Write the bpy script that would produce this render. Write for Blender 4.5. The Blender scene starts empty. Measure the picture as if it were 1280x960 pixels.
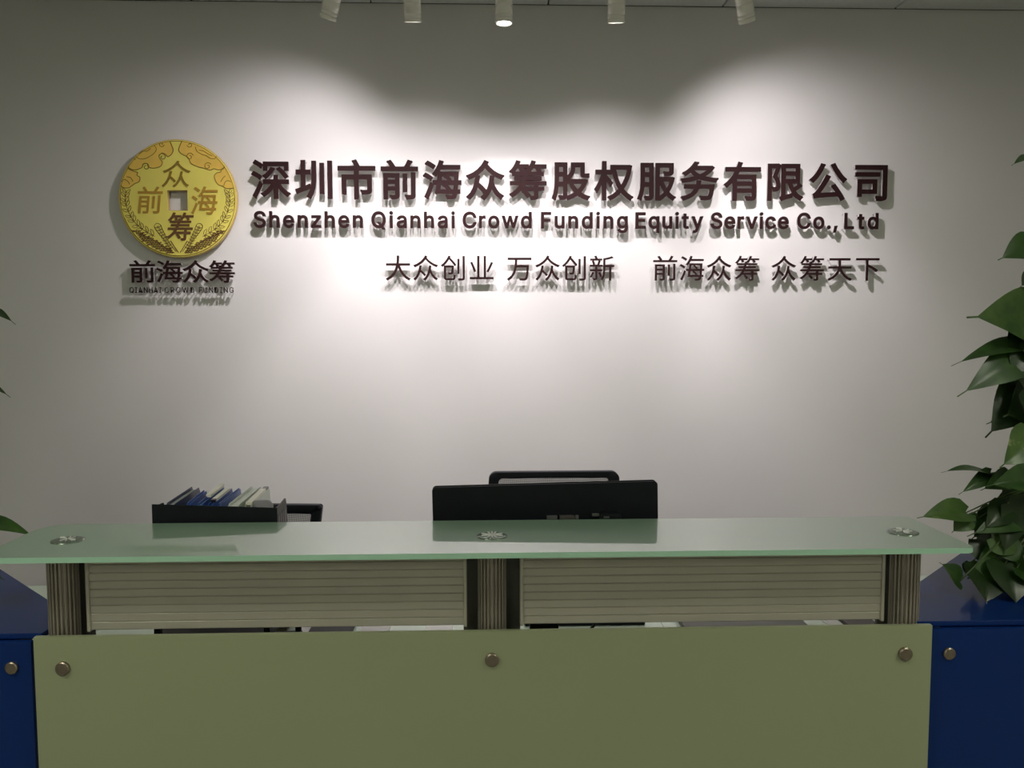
import bpy, bmesh, math, random
import numpy as np
from mathutils import Vector, Matrix

random.seed(7)
S = bpy.context.scene
COL = S.collection

# ------------------------------------------------------------------ camera
F_PX = 1031.0
PITCH, YAW, ROLL = math.radians(4.135), math.radians(1.886), math.radians(-0.079)
CAM_Z = 1.48
WALL_Y = 3.10
_F = Vector((math.sin(YAW), math.cos(YAW), 0)); _R = Vector((math.cos(YAW), -math.sin(YAW), 0)); _U = Vector((0, 0, 1))
F2 = _F * math.cos(PITCH) - _U * math.sin(PITCH)
U2 = _U * math.cos(PITCH) + _F * math.sin(PITCH)
R3 = _R * math.cos(ROLL) + U2 * math.sin(ROLL)
U3 = U2 * math.cos(ROLL) - _R * math.sin(ROLL)
cam_d = bpy.data.cameras.new('camera')
cam_d.sensor_width = 36; cam_d.lens = 36 * F_PX / 1280; cam_d.clip_start = 0.02
cam = bpy.data.objects.new('camera', cam_d); COL.objects.link(cam)
cam.matrix_world = Matrix(((R3.x, U3.x, -F2.x, 0), (R3.y, U3.y, -F2.y, 0), (R3.z, U3.z, -F2.z, CAM_Z), (0, 0, 0, 1)))
S.camera = cam

def at(px, py, y):
    """point on the vertical plane Y=y seen at photo pixel (px,py)"""
    d = F2 + R3 * ((px - 640) / F_PX) - U3 * ((py - 480) / F_PX)
    d = d * (y / d.y)
    return Vector((d.x, d.y, d.z + CAM_Z))

# ------------------------------------------------------------------ world, exposure
w = bpy.data.worlds.new('world'); S.world = w; w.use_nodes = True
w.node_tree.nodes['Background'].inputs[0].default_value = (0.8, 0.85, 0.8, 1)
w.node_tree.nodes['Background'].inputs[1].default_value = 0.02
S.view_settings.view_transform = 'Standard'; S.view_settings.look = 'None'
S.view_settings.exposure = 0.46; S.view_settings.gamma = 1.0; S.view_settings.use_curve_mapping = False

# lamp settings (used by the ceiling panels and the track spotlights below)
PANEL_EMIT = 9.5
PANEL_COL = (0.97, 1.0, 0.81)
SPOT_COL = (1.0, 0.93, 0.965)
ROOM_X0, ROOM_X1, ROOM_Y0, CEIL_Z = -3.3, 3.3, -3.6, 2.643

# ------------------------------------------------------------------ materials
def mat(name, col, rough=0.5, metal=0.0, coat=0.0, coat_rough=0.03, noise=0.0, nscale=20, bump=0.0, bscale=200, spec=0.5, alpha=None, trans=0.0, emit=None, estr=0.0, aniso=0.0):
    m = bpy.data.materials.new(name); m.use_nodes = True
    nt = m.node_tree; b = nt.nodes['Principled BSDF']
    b.inputs['Base Color'].default_value = (*col, 1); b.inputs['Roughness'].default_value = rough
    b.inputs['Metallic'].default_value = metal; b.inputs['Coat Weight'].default_value = coat
    b.inputs['Coat Roughness'].default_value = coat_rough; b.inputs['Specular IOR Level'].default_value = spec
    b.inputs['Transmission Weight'].default_value = trans
    if emit: b.inputs['Emission Color'].default_value = (*emit, 1); b.inputs['Emission Strength'].default_value = estr
    tc = nt.nodes.new('ShaderNodeTexCoord')
    if noise:
        n = nt.nodes.new('ShaderNodeTexNoise'); n.inputs['Scale'].default_value = nscale; n.inputs['Detail'].default_value = 4
        nt.links.new(tc.outputs['Object'], n.inputs['Vector'])
        r = nt.nodes.new('ShaderNodeValToRGB')
        r.color_ramp.elements[0].position = 0.3; r.color_ramp.elements[1].position = 0.7
        r.color_ramp.elements[0].color = tuple(c * (1 - noise) for c in col) + (1,)
        r.color_ramp.elements[1].color = tuple(min(1, c * (1 + noise)) for c in col) + (1,)
        nt.links.new(n.outputs['Fac'], r.inputs['Fac']); nt.links.new(r.outputs['Color'], b.inputs['Base Color'])
    if bump:
        n2 = nt.nodes.new('ShaderNodeTexNoise'); n2.inputs['Scale'].default_value = bscale
        nt.links.new(tc.outputs['Object'], n2.inputs['Vector'])
        bp = nt.nodes.new('ShaderNodeBump'); bp.inputs['Strength'].default_value = bump; bp.inputs['Distance'].default_value = 0.002
        nt.links.new(n2.outputs['Fac'], bp.inputs['Height']); nt.links.new(bp.outputs['Normal'], b.inputs['Normal'])
    if aniso:
        b.inputs['Anisotropic'].default_value = aniso
        t = nt.nodes.new('ShaderNodeTangent'); t.direction_type = 'RADIAL'; t.axis = 'Z'
        nt.links.new(t.outputs['Tangent'], b.inputs['Tangent'])
    return m

M = {}
M['wall'] = mat('wall_paint', (0.74, 0.72, 0.70), 0.7, noise=0.015, nscale=3, bump=0.15, bscale=400)
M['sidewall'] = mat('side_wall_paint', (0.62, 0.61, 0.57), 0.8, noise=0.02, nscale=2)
M['ceiling'] = mat('ceiling_tile_white', (0.66, 0.67, 0.65), 0.8, noise=0.03, nscale=60)
M['grid'] = mat('ceiling_joint_dark', (0.08, 0.08, 0.07), 0.8)
M['floor'] = mat('floor_stone', (0.33, 0.32, 0.29), 0.35, noise=0.12, nscale=5)
M['brown'] = mat('letter_brown', (0.026, 0.0095, 0.0095), 0.6, spec=0.12, noise=0.05, nscale=30)
M['acryl'] = mat('letter_side_white', (0.55, 0.53, 0.52), 0.25)
M['gold'] = mat('coin_gold', (0.86, 0.75, 0.15), 0.42, noise=0.05, nscale=6)
M['goldrim'] = mat('coin_rim', (0.60, 0.42, 0.14), 0.5)
M['orange'] = mat('coin_cloud_orange', (0.84, 0.56, 0.10), 0.45, noise=0.08, nscale=12)
M['olive'] = mat('coin_line_olive', (0.27, 0.17, 0.015), 0.55)
M['ochre'] = mat('coin_character_ochre', (0.45, 0.26, 0.03), 0.5)
M['brownline'] = mat('coin_line_brown', (0.15, 0.065, 0.02), 0.55)
M['counter'] = mat('frosted_green_glass', (0.30, 0.45, 0.33), 0.35, coat=1.0, coat_rough=0.015, noise=0.03, nscale=4)
M['edge'] = mat('glass_edge_green', (0.50, 0.82, 0.62), 0.2, coat=1.0)
M['front'] = mat('back_painted_white_glass', (0.405, 0.44, 0.27), 0.3, coat=0.5, coat_rough=0.2, noise=0.02, nscale=2)
M['blue'] = mat('blue_glass', (0.005, 0.032, 0.18), 0.3, spec=0.1, coat=0.32, coat_rough=0.02, noise=0.03, nscale=3)
M['mint'] = mat('worktop_mint', (0.62, 0.74, 0.60), 0.15, coat=0.5)
M['white'] = mat('cabinet_white', (0.7, 0.7, 0.66), 0.4)
M['slat'] = mat('slat_aluminium', (0.60, 0.56, 0.48), 0.42, metal=0.1, noise=0.03, nscale=15)
M['column'] = mat('column_aluminium', (0.46, 0.41, 0.35), 0.4, metal=0.4)
M['dark'] = mat('shade_and_trim_dark', (0.15, 0.148, 0.13), 0.5)  # dark trim, also painted shade in the gaps beside the columns
M['bolt'] = mat('bolt_brushed_steel', (0.35, 0.29, 0.23), 0.35, metal=0.9, noise=0.1, nscale=150)
M['disc'] = mat('spun_disc', (0.20, 0.26, 0.21), 0.22, metal=0.7)
M['glint'] = mat('glint_bright', (0.93, 0.96, 0.92), 0.3, metal=0.15)  # near-white colour imitating light glinting on the glass caps
M['discrim'] = mat('disc_rim', (0.30, 0.36, 0.30), 0.25, metal=0.6)
M['black'] = mat('black_plastic', (0.008, 0.0095, 0.014), 0.45, spec=0.25, noise=0.1, nscale=40, bump=0.2, bscale=900)
M['blackgloss'] = mat('black_gloss', (0.008, 0.008, 0.010), 0.15)
M['greypl'] = mat('grey_plastic', (0.095, 0.085, 0.08), 0.5)
M['port'] = mat('port_metal', (0.42, 0.43, 0.43), 0.3, metal=0.8)
M['mesh'] = mat('chair_mesh_fabric', (0.16, 0.16, 0.165), 0.8)
M['fblue'] = mat('folder_blue', (0.035, 0.11, 0.42), 0.35, noise=0.1, nscale=20)
M['fnavy'] = mat('folder_navy', (0.018, 0.026, 0.075), 0.35)
M['fgreen'] = mat('folder_teal', (0.06, 0.30, 0.24), 0.35)
M['fclear'] = mat('folder_clear_white', (0.60, 0.66, 0.58), 0.3)
M['paper'] = mat('paper', (0.75, 0.74, 0.70), 0.7, noise=0.03, nscale=50)
M['papergrey'] = mat('paper_grey', (0.40, 0.43, 0.45), 0.6, noise=0.15, nscale=60)
M['clip'] = mat('clip_cream', (0.88, 0.86, 0.74), 0.4)
M['clipd'] = mat('clip_dark', (0.03, 0.03, 0.03), 0.3, metal=0.5)
M['lampw'] = mat('lamp_white', (0.88, 0.86, 0.76), 0.25, coat=0.5)
M['lampsilver'] = mat('lamp_ring', (0.5, 0.5, 0.46), 0.2, metal=0.8)
M['trackw'] = mat('track_white', (0.7, 0.7, 0.66), 0.4)
M['lens'] = mat('lamp_lens', (1, 1, 1), 0.3, emit=(1, 0.97, 0.92), estr=14)
M['panel'] = mat('panel_light_diffuser', (1, 1, 1), 0.5, emit=PANEL_COL, estr=PANEL_EMIT)
M['pot'] = mat('pot_dark', (0.05, 0.045, 0.04), 0.4)
M['soil'] = mat('soil', (0.03, 0.02, 0.012), 0.9, noise=0.3, nscale=60)
M['moss'] = mat('coir_pole', (0.05, 0.032, 0.015), 0.95, noise=0.4, nscale=90, bump=0.8, bscale=150)
M['stem'] = mat('plant_stem', (0.06, 0.10, 0.025), 0.5)
M['book1'] = mat('book_cover_tan', (0.25, 0.19, 0.10), 0.5)
M['book2'] = mat('book_cover_grey', (0.20, 0.22, 0.20), 0.5)

def leaf_material(name, c1, c2, light):
    m = mat(name, c1, 0.36, spec=0.35, coat=0.12, coat_rough=0.2)
    nt = m.node_tree; b = nt.nodes['Principled BSDF']
    tc = nt.nodes.new('ShaderNodeTexCoord')
    n = nt.nodes.new('ShaderNodeTexNoise'); n.inputs['Scale'].default_value = 22; n.inputs['Detail'].default_value = 3
    r = nt.nodes.new('ShaderNodeValToRGB'); e = r.color_ramp.elements
    e[0].position = 0.3; e[0].color = (*c1, 1); e[1].position = 0.62; e[1].color = (*c2, 1)
    k = e.new(0.72); k.color = (*light, 1)
    nt.links.new(tc.outputs['Object'], n.inputs['Vector']); nt.links.new(n.outputs['Fac'], r.inputs['Fac'])
    nt.links.new(r.outputs['Color'], b.inputs['Base Color'])
    b.inputs['Subsurface Weight'].default_value = 0.0
    return m
M['leaf'] = leaf_material('pothos_leaf', (0.020, 0.055, 0.012), (0.045, 0.105, 0.020), (0.10, 0.17, 0.045))
M['leafv'] = leaf_material('pothos_leaf_variegated', (0.035, 0.085, 0.02), (0.09, 0.16, 0.04), (0.42, 0.48, 0.22))
M['leafd'] = leaf_material('pothos_leaf_dark', (0.010, 0.026, 0.006), (0.020, 0.045, 0.010), (0.03, 0.07, 0.015))

# ------------------------------------------------------------------ helpers
def tag(o, label=None, cat=None, group=None, kind=None):
    if label: o['label'] = label
    if cat: o['category'] = cat
    if group: o['group'] = group
    if kind: o['kind'] = kind
    return o

def link_mesh(name, me, m=None, parent=None, smooth=False):
    o = bpy.data.objects.new(name, me); COL.objects.link(o)
    if m:
        me.materials.clear(); me.materials.append(m)
    if smooth:
        for p in me.polygons: p.use_smooth = True
    if parent: o.parent = parent
    return o

def obj(name, bm, m, parent=None, smooth=False):
    me = bpy.data.meshes.new(name); bmesh.ops.recalc_face_normals(bm, faces=bm.faces)
    bm.to_mesh(me); bm.free()
    return link_mesh(name, me, m, parent, smooth)

def thing(name, label, cat, loc=(0, 0, 0), rot=(0, 0, 0), group=None, kind=None):
    o = bpy.data.objects.new(name, None); COL.objects.link(o)
    o.location = loc; o.rotation_euler = rot; o.empty_display_size = 0.05
    return tag(o, label, cat, group, kind)

def box(bm, x0, x1, y0, y1, z0, z1, bev=0.0, mtx=None, seg=2):
    r = bmesh.ops.create_cube(bm, size=1.0)
    vs = r['verts']
    bmesh.ops.transform(bm, matrix=Matrix.Translation(((x0 + x1) / 2, (y0 + y1) / 2, (z0 + z1) / 2)) @ Matrix.Diagonal((x1 - x0, y1 - y0, z1 - z0, 1)), verts=vs)
    if bev:
        es = list({e for v in vs for e in v.link_edges})
        g = bmesh.ops.bevel(bm, geom=es, offset=bev, segments=seg, affect='EDGES', profile=0.5)
        vs = list({v for f in g['faces'] for v in f.verts} | {v for v in vs if v.is_valid})
    if mtx is not None: bmesh.ops.transform(bm, matrix=mtx, verts=vs)
    return vs

def bx(*a, **k):
    bm = bmesh.new(); box(bm, *a, **k); return bm

def lathe(bm, prof, n=32, mtx=None):
    """profile [(r,z),...] round Z"""
    rings = []
    for r, z in prof:
        if r < 1e-6: rings.append([bm.verts.new((0, 0, z))])
        else: rings.append([bm.verts.new((r * math.cos(2 * math.pi * i / n), r * math.sin(2 * math.pi * i / n), z)) for i in range(n)])
    for a, b in zip(rings, rings[1:]):
        for i in range(n):
            j = (i + 1) % n
            if len(a) == 1 and len(b) == 1: continue
            if len(a) == 1: bm.faces.new((a[0], b[j], b[i]))
            elif len(b) == 1: bm.faces.new((a[i], a[j], b[0]))
            else: bm.faces.new((a[i], a[j], b[j], b[i]))
    if mtx is not None: bmesh.ops.transform(bm, matrix=mtx, verts=[v for r in rings for v in r])

def prism(bm, pts, z0, z1, mtx=None):
    a = [bm.verts.new((x, y, z0)) for x, y in pts]; b = [bm.verts.new((x, y, z1)) for x, y in pts]
    n = len(pts)
    bm.faces.new(a); bm.faces.new(b[::-1])
    for i in range(n): bm.faces.new((a[i], a[(i + 1) % n], b[(i + 1) % n], b[i]))
    if mtx is not None: bmesh.ops.transform(bm, matrix=mtx, verts=a + b)

def tube(bm, pts, r, n=8, taper=None):
    pts = [Vector(p) for p in pts]
    rings = []; prev = None
    for i, p in enumerate(pts):
        d = (pts[min(i + 1, len(pts) - 1)] - pts[max(i - 1, 0)]).normalized()
        a = Vector((0, 0, 1)) if prev is None else prev
        if prev is None and abs(d.z) > 0.9: a = Vector((1, 0, 0))
        u = (a - d * a.dot(d)).normalized(); v = d.cross(u); prev = u
        rr = r if taper is None else r + (taper - r) * i / (len(pts) - 1)
        rings.append([bm.verts.new(p + (u * math.cos(2 * math.pi * k / n) + v * math.sin(2 * math.pi * k / n)) * rr) for k in range(n)])
    for a, b in zip(rings, rings[1:]):
        for k in range(n): bm.faces.new((a[k], a[(k + 1) % n], b[(k + 1) % n], b[k]))
    bm.faces.new(rings[0][::-1]); bm.faces.new(rings[-1])

def rounded(x0, x1, y0, y1, r, n=8):
    """rounded rectangle outline, r = radius or 4 radii (bl, br, tr, tl)"""
    if not isinstance(r, (tuple, list)): r = (r,) * 4
    pts = []
    for (cx, cy, a0, rr) in ((x0, y0, 180, r[0]), (x1, y0, 270, r[1]), (x1, y1, 0, r[2]), (x0, y1, 90, r[3])):
        ox = cx + rr if cx == x0 else cx - rr; oy = cy + rr if cy == y0 else cy - rr
        for i in range(n + 1):
            a = math.radians(a0 + 90 * i / n); pts.append((ox + rr * math.cos(a), oy + rr * math.sin(a)))
    return pts

def catmull(pts, k=6):
    P = [Vector(p) for p in pts]; out = []
    for i in range(len(P) - 1):
        a, b, c, d = P[max(i - 1, 0)], P[i], P[i + 1], P[min(i + 2, len(P) - 1)]
        for j in range(k):
            t = j / k
            out.append(0.5 * ((2 * b) + (c - a) * t + (2 * a - 5 * b + 4 * c - d) * t * t + (3 * b - a - 3 * c + d) * t ** 3))
    out.append(P[-1]); return out

def curve_to_mesh(cu):
    o = bpy.data.objects.new('tmp', cu); COL.objects.link(o)
    bpy.context.view_layer.update()
    dg = bpy.context.evaluated_depsgraph_get()
    me = bpy.data.meshes.new_from_object(o.evaluated_get(dg))
    bpy.data.objects.remove(o); bpy.data.curves.remove(cu)
    return me

# outlines of the Latin sign letters: splines of "x y, left handle, right handle" in 1/1000 em
GLYPHS = {
    ',': '38 -119 53 -119 48 -56;68 71 58 8 91 71;137 71 114 71 119 8;84 -119 102 -56 69 -119',
    '.': '95 -4 108 -4 83 -4;63 9 72 0 54 18;50 41 50 28 50 54;63 73 54 65 72 82;95 87 83 87 108 87;128 73 119 82 137 65;141 41 141 54 141 28;128 9 137 18 119 0',
    'A': '16 0 39 0 78 170;201 509 140 339 226 509;276 509 251 509 338 339;463 0 401 170 440 0;395 0 418 0 359 101;287 302 323 202 281 321;264 372 273 344 255 400;232 478 245 435 236 478;245 478 241 478 233 435;213 371 222 399 204 343;191 302 196 320 155 202;85 0 120 101 62 0|110 142 197 142 110 161;110 199 110 180 197 199;370 199 283 199 370 180;370 142 370 161 283 142',
    'C': '267 -7 293 -7 223 -7;150 25 184 4 116 46;70 115 89 76 50 154;40 254 40 201 40 308;70 393 50 354 89 432;150 484 116 462 184 505;267 516 223 516 293 516;340 504 317 512 363 497;402 471 384 486 420 457;448 418 436 439 460 398;473 348 468 374 451 348;408 348 430 348 404 366;389 395 398 381 381 408;357 428 370 419 345 438;315 449 331 444 300 454;267 456 284 456 236 456;184 432 208 448 159 417;125 364 139 394 111 334;103 254 103 297 103 211;125 145 111 175 140 115;184 76 159 92 209 61;267 53 236 53 284 53;315 60 300 55 331 65;357 81 345 71 370 90;389 114 381 101 398 128;408 160 404 143 430 160;473 160 451 160 469 135;448 91 460 111 436 70;402 38 421 52 384 23;341 5 363 12 318 -3',
    'D': '219 0 271 0 178 0;96 0 137 0 96 19;96 57 96 38 136 57;215 57 175 57 256 57;318 81 291 65 345 97;379 149 366 119 392 179;399 255 399 214 399 296;379 361 392 331 366 390;320 428 346 412 293 444;221 452 260 452 178 452;93 452 136 452 93 471;93 509 93 490 137 509;225 509 181 509 275 509;353 478 317 499 388 458;433 391 415 429 452 353;462 255 462 308 462 202;433 119 452 157 414 81;351 31 387 51 314 10|125 509 103 509 125 339;125 0 125 170 103 0;60 0 82 0 60 170;60 509 60 339 82 509',
    'E': '60 0 165 0 60 170;60 509 60 339 164 509;372 509 268 509 372 490;372 452 372 471 290 452;125 452 207 452 125 396;125 286 125 341 202 286;355 286 278 286 355 267;355 229 355 248 278 229;125 229 202 229 125 172;125 57 125 114 208 57;375 57 292 57 375 38;375 0 375 19 270 0',
    'F': '60 0 82 0 60 170;60 509 60 339 163 509;369 509 266 509 369 490;369 452 369 471 288 452;125 452 206 452 125 394;125 278 125 336 198 278;346 278 272 278 346 259;346 221 346 240 272 221;125 221 198 221 125 147;125 0 125 74 103 0',
    'G': '269 -7 309 -7 223 -7;149 25 184 4 115 46;69 116 88 77 50 155;40 254 40 201 40 308;69 393 50 354 88 432;149 484 115 462 183 505;265 516 221 516 292 516;340 504 317 512 364 496;403 469 385 484 422 454;449 416 437 437 461 396;474 349 470 373 452 349;408 349 430 349 403 365;387 393 396 380 379 406;356 427 368 417 344 436;315 448 330 444 300 453;265 456 283 456 235 456;183 432 208 448 159 417;125 364 139 394 111 334;103 254 103 297 103 211;125 145 111 175 140 115;184 76 159 92 209 61;269 53 237 53 297 53;345 71 323 59 367 83;396 123 384 101 409 146;415 202 415 172 421 201;434 199 428 200 384 199;283 199 333 199 283 218;283 256 283 237 348 256;478 256 413 256 478 237;478 200 478 219 478 158;451 91 469 122 433 60;377 19 408 36 345 2',
    'H': '60 0 82 0 60 170;60 509 60 339 82 509;125 509 103 509 125 435;125 289 125 362 214 289;392 289 303 289 392 362;392 509 392 435 414 509;457 509 435 509 457 339;457 0 457 170 435 0;392 0 414 0 392 77;392 232 392 155 303 232;125 232 214 232 125 155;125 0 125 77 103 0',
    'I': '31 0 111 0 31 19;31 57 31 38 60 57;118 57 89 57 118 189;118 452 118 320 89 452;31 452 60 452 31 471;31 509 31 490 111 509;269 509 190 509 269 490;269 452 269 471 240 452;183 452 212 452 183 320;183 57 183 189 212 57;269 57 240 57 269 38;269 0 269 19 190 0',
    'L': '60 0 160 0 60 170;60 509 60 339 82 509;125 509 103 509 125 358;125 57 125 208 203 57;361 57 282 57 361 38;361 0 361 19 261 0',
    'N': '60 0 82 0 60 170;60 509 60 339 85 509;136 509 111 509 205 400;343 183 274 291 349 174;363 151 355 164 370 138;388 107 379 123 396 90;414 55 405 73 411 55;405 54 408 54 403 72;401 108 401 90 400 126;399 157 399 142 399 172;399 195 399 185 399 300;399 509 399 404 420 509;463 509 442 509 463 339;463 0 463 170 438 0;387 0 412 0 325 97;202 290 264 193 194 303;177 331 186 316 169 345;148 381 159 362 137 400;108 452 123 424 111 453;119 454 115 453 120 428;122 384 121 405 123 362;124 328 124 344 125 312;125 291 125 300 125 194;125 0 125 97 103 0',
    'O': '267 -7 311 -7 223 -7;150 25 184 4 116 46;70 115 90 76 50 154;40 254 40 201 40 308;70 393 50 354 90 432;150 484 116 462 184 505;267 516 223 516 311 516;384 484 350 505 418 462;464 393 444 432 483 354;493 254 493 308 493 201;464 115 483 154 444 76;384 25 418 46 350 4|267 53 236 53 297 53;349 76 325 61 374 91;408 144 394 114 423 174;430 254 430 211 430 298;408 365 423 335 394 395;349 433 374 417 325 448;267 456 297 456 236 456;184 433 209 448 159 417;125 364 140 394 111 334;103 254 103 297 103 211;125 144 111 174 140 114;184 76 159 92 209 61',
    'Q': '245 159 274 121 268 159;313 159 290 159 332 134;369 85 351 109 374 78;384 65 379 71 412 27;468 -48 440 -10 446 -48;401 -48 423 -48 382 -23;346 27 364 2 341 33;331 46 336 39 302 84|267 -7 311 -7 223 -7;150 25 184 4 116 46;70 115 90 76 50 154;40 254 40 201 40 308;70 393 50 354 90 432;150 484 116 462 184 505;267 516 223 516 311 516;384 484 350 505 418 462;464 393 444 432 483 354;493 254 493 308 493 201;464 115 483 154 444 76;384 25 418 46 350 4|267 53 236 53 297 53;349 76 325 61 374 91;408 144 394 114 423 174;430 254 430 211 430 298;408 365 423 335 394 395;349 433 374 417 325 448;267 456 297 456 236 456;184 433 209 448 159 417;125 364 140 394 111 334;103 254 103 297 103 211;125 144 111 174 140 114;184 76 159 92 209 61',
    'R': '60 0 82 0 60 170;60 509 60 339 119 509;236 509 177 509 275 509;333 489 307 502 359 475;390 433 378 457 403 410;409 352 409 382 409 321;390 271 403 295 378 248;333 217 359 230 307 204;236 198 275 198 189 198;96 198 143 198 96 217;96 255 96 236 142 255;234 255 188 255 260 255;298 267 281 259 314 275;334 300 326 286 341 315;345 352 345 332 345 372;334 405 341 390 326 420;298 440 314 431 281 448;233 452 259 452 197 452;125 452 161 452 125 301;125 0 125 151 103 0|353 0 378 0 312 76;230 229 271 153 254 229;303 229 279 229 344 153;428 0 386 76 403 0',
    'S': '224 -9 263 -9 187 -9;128 9 155 -3 100 21;64 60 79 38 49 82;38 137 40 107 60 137;104 137 82 137 106 117;123 88 112 101 134 75;166 59 149 65 184 52;224 49 203 49 247 49;286 60 268 53 304 68;329 92 319 78 340 105;346 139 346 121 346 155;332 179 341 169 323 189;296 205 311 198 281 211;245 222 264 217 224 228;184 239 204 234 142 251;86 289 109 268 63 311;52 372 52 339 52 401;75 448 60 426 90 469;138 498 111 486 164 510;227 516 194 516 261 516;316 498 290 510 342 486;377 449 362 469 392 428;401 378 400 404 380 378;337 378 358 378 335 403;302 437 323 423 281 451;225 459 256 459 203 459;167 448 184 455 151 441;129 418 138 431 120 406;115 376 115 391 115 358;131 334 120 344 142 323;169 308 154 314 184 302;212 293 199 297 230 289;264 279 247 284 279 275;312 264 295 270 328 257;359 238 344 248 373 227;395 198 385 214 404 181;408 139 408 162 408 111;386 64 401 86 372 41;323 11 351 24 296 -2',
    'U': '259 -8 299 -8 219 -8;154 15 184 0 124 31;85 80 101 53 68 107;60 173 60 138 60 285;60 509 60 397 81 509;124 509 103 509 124 399;124 178 124 288 124 154;141 113 130 132 152 94;187 68 167 79 207 57;259 52 231 52 287 52;331 68 311 57 351 79;377 113 366 94 387 132;393 178 393 154 393 288;393 509 393 399 414 509;457 509 436 509 457 397;457 173 457 285 457 138;433 80 449 107 416 53;363 15 393 31 334 0',
    'W': '155 0 180 0 109 170;16 509 63 339 38 509;82 509 60 509 109 404;163 196 136 300 168 179;175 145 172 163 179 128;187 94 183 111 190 76;197 40 194 58 194 40;189 40 192 40 193 58;200 94 196 76 203 111;211 145 207 128 215 163;224 196 220 179 251 300;306 509 279 404 331 509;380 509 355 509 407 404;462 196 434 300 466 179;474 145 470 163 478 128;486 94 482 111 490 76;497 40 494 58 494 40;488 40 491 40 492 58;499 94 495 76 502 111;510 145 506 128 515 163;523 196 519 179 550 300;603 509 576 404 625 509;670 509 647 509 623 339;530 0 577 170 505 0;455 0 480 0 426 108;368 323 397 215 362 344;351 391 357 367 346 416;336 475 341 444 341 475;350 475 345 475 345 445;335 395 340 419 330 371;318 323 324 347 289 215;230 0 260 108 205 0',
    'a': '160 -9 182 -9 136 -9;94 5 114 -4 75 14;48 45 59 27 36 62;30 108 30 83 30 130;43 161 35 147 52 175;78 193 63 185 92 201;125 211 108 207 143 215;178 220 160 218 201 223;234 227 219 225 248 228;265 235 258 231 272 239;276 255 276 245 276 255;276 257 276 256 276 272;267 297 273 286 261 308;240 322 252 316 228 328;196 331 213 331 178 331;149 322 162 328 136 317;118 301 126 309 110 292;100 274 104 283 80 280;41 291 61 285 50 314;79 346 62 332 95 360;133 375 113 369 153 381;194 384 173 384 208 384;239 379 223 383 255 376;286 360 271 370 301 351;322 320 313 338 332 303;337 251 337 280 337 168;337 0 337 84 317 0;277 0 297 0 277 17;277 52 277 35 275 52;272 52 274 52 268 43;252 25 261 34 243 15;215 1 230 7 200 -5|170 45 155 45 193 45;228 59 212 50 243 68;263 93 255 79 271 107;276 138 276 122 276 155;276 190 276 173 273 187;259 182 268 184 251 180;231 176 242 178 221 174;200 171 210 172 190 170;175 168 182 169 161 166;134 159 147 163 121 154;103 139 111 148 96 131;92 105 92 119 92 92;102 72 95 81 109 63;130 52 118 57 142 48',
    'c': '207 -8 226 -8 173 -8;117 16 143 0 91 33;56 85 71 56 41 114;34 187 34 149 34 227;56 291 41 262 71 321;117 360 91 343 143 376;207 384 173 384 226 384;260 377 243 382 276 372;305 356 292 365 319 347;340 322 330 335 350 309;362 277 357 294 342 272;303 262 322 267 300 272;290 289 296 281 285 297;270 311 278 305 262 317;242 325 253 322 232 328;207 330 220 330 182 330;145 310 161 323 129 297;108 258 116 280 100 237;96 187 96 213 96 162;108 117 100 139 116 96;145 66 129 79 161 53;207 46 182 46 220 46;243 52 232 48 253 55;271 66 263 60 279 72;292 89 286 80 297 97;304 117 301 107 324 112;363 102 343 107 358 85;341 56 351 70 332 43;306 21 320 31 293 12;261 -1 277 4 244 -6',
    'd': '195 -8 219 -8 164 -8;111 16 136 0 87 32;55 84 68 55 41 114;34 189 34 149 34 229;55 293 41 263 69 322;112 361 88 345 136 376;196 384 164 384 219 384;253 373 238 381 268 365;287 346 279 356 296 336;306 319 302 327 308 319;311 319 309 319 311 382;311 509 311 446 331 509;372 509 351 509 372 339;372 0 372 170 352 0;313 0 332 0 313 20;313 59 313 39 311 59;307 59 309 59 302 51;287 31 295 42 278 21;252 4 267 12 238 -4|205 47 181 47 227 47;263 65 247 53 279 77;299 115 291 94 308 136;312 189 312 161 312 217;300 263 308 242 292 284;263 312 279 300 247 324;205 330 228 330 181 330;145 311 161 324 129 299;108 261 116 282 100 240;96 189 96 216 96 162;109 117 100 138 117 95;145 66 129 78 161 53',
    'e': '212 -8 238 -8 175 -8;117 16 143 0 90 33;56 85 70 56 41 114;34 187 34 148 34 226;55 290 41 260 69 319;115 359 89 343 141 376;205 384 171 384 226 384;266 374 246 381 285 367;319 341 303 356 335 326;357 282 348 306 366 258;371 194 371 228 371 186;371 169 371 178 272 169;75 169 174 169 75 187;75 221 75 204 163 221;338 221 250 221 329 215;310 202 319 208 310 227;298 269 306 249 290 288;263 314 278 303 247 325;205 330 228 330 182 330;146 313 163 325 130 302;109 270 118 288 100 251;96 211 96 232 96 200;96 178 96 189 96 150;110 106 101 126 120 87;151 61 134 72 168 51;212 46 189 46 228 46;254 53 241 48 266 57;285 73 277 64 294 82;306 105 301 93 325 101;365 91 345 96 359 71;335 39 349 54 321 24;283 4 303 13 262 -4',
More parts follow.
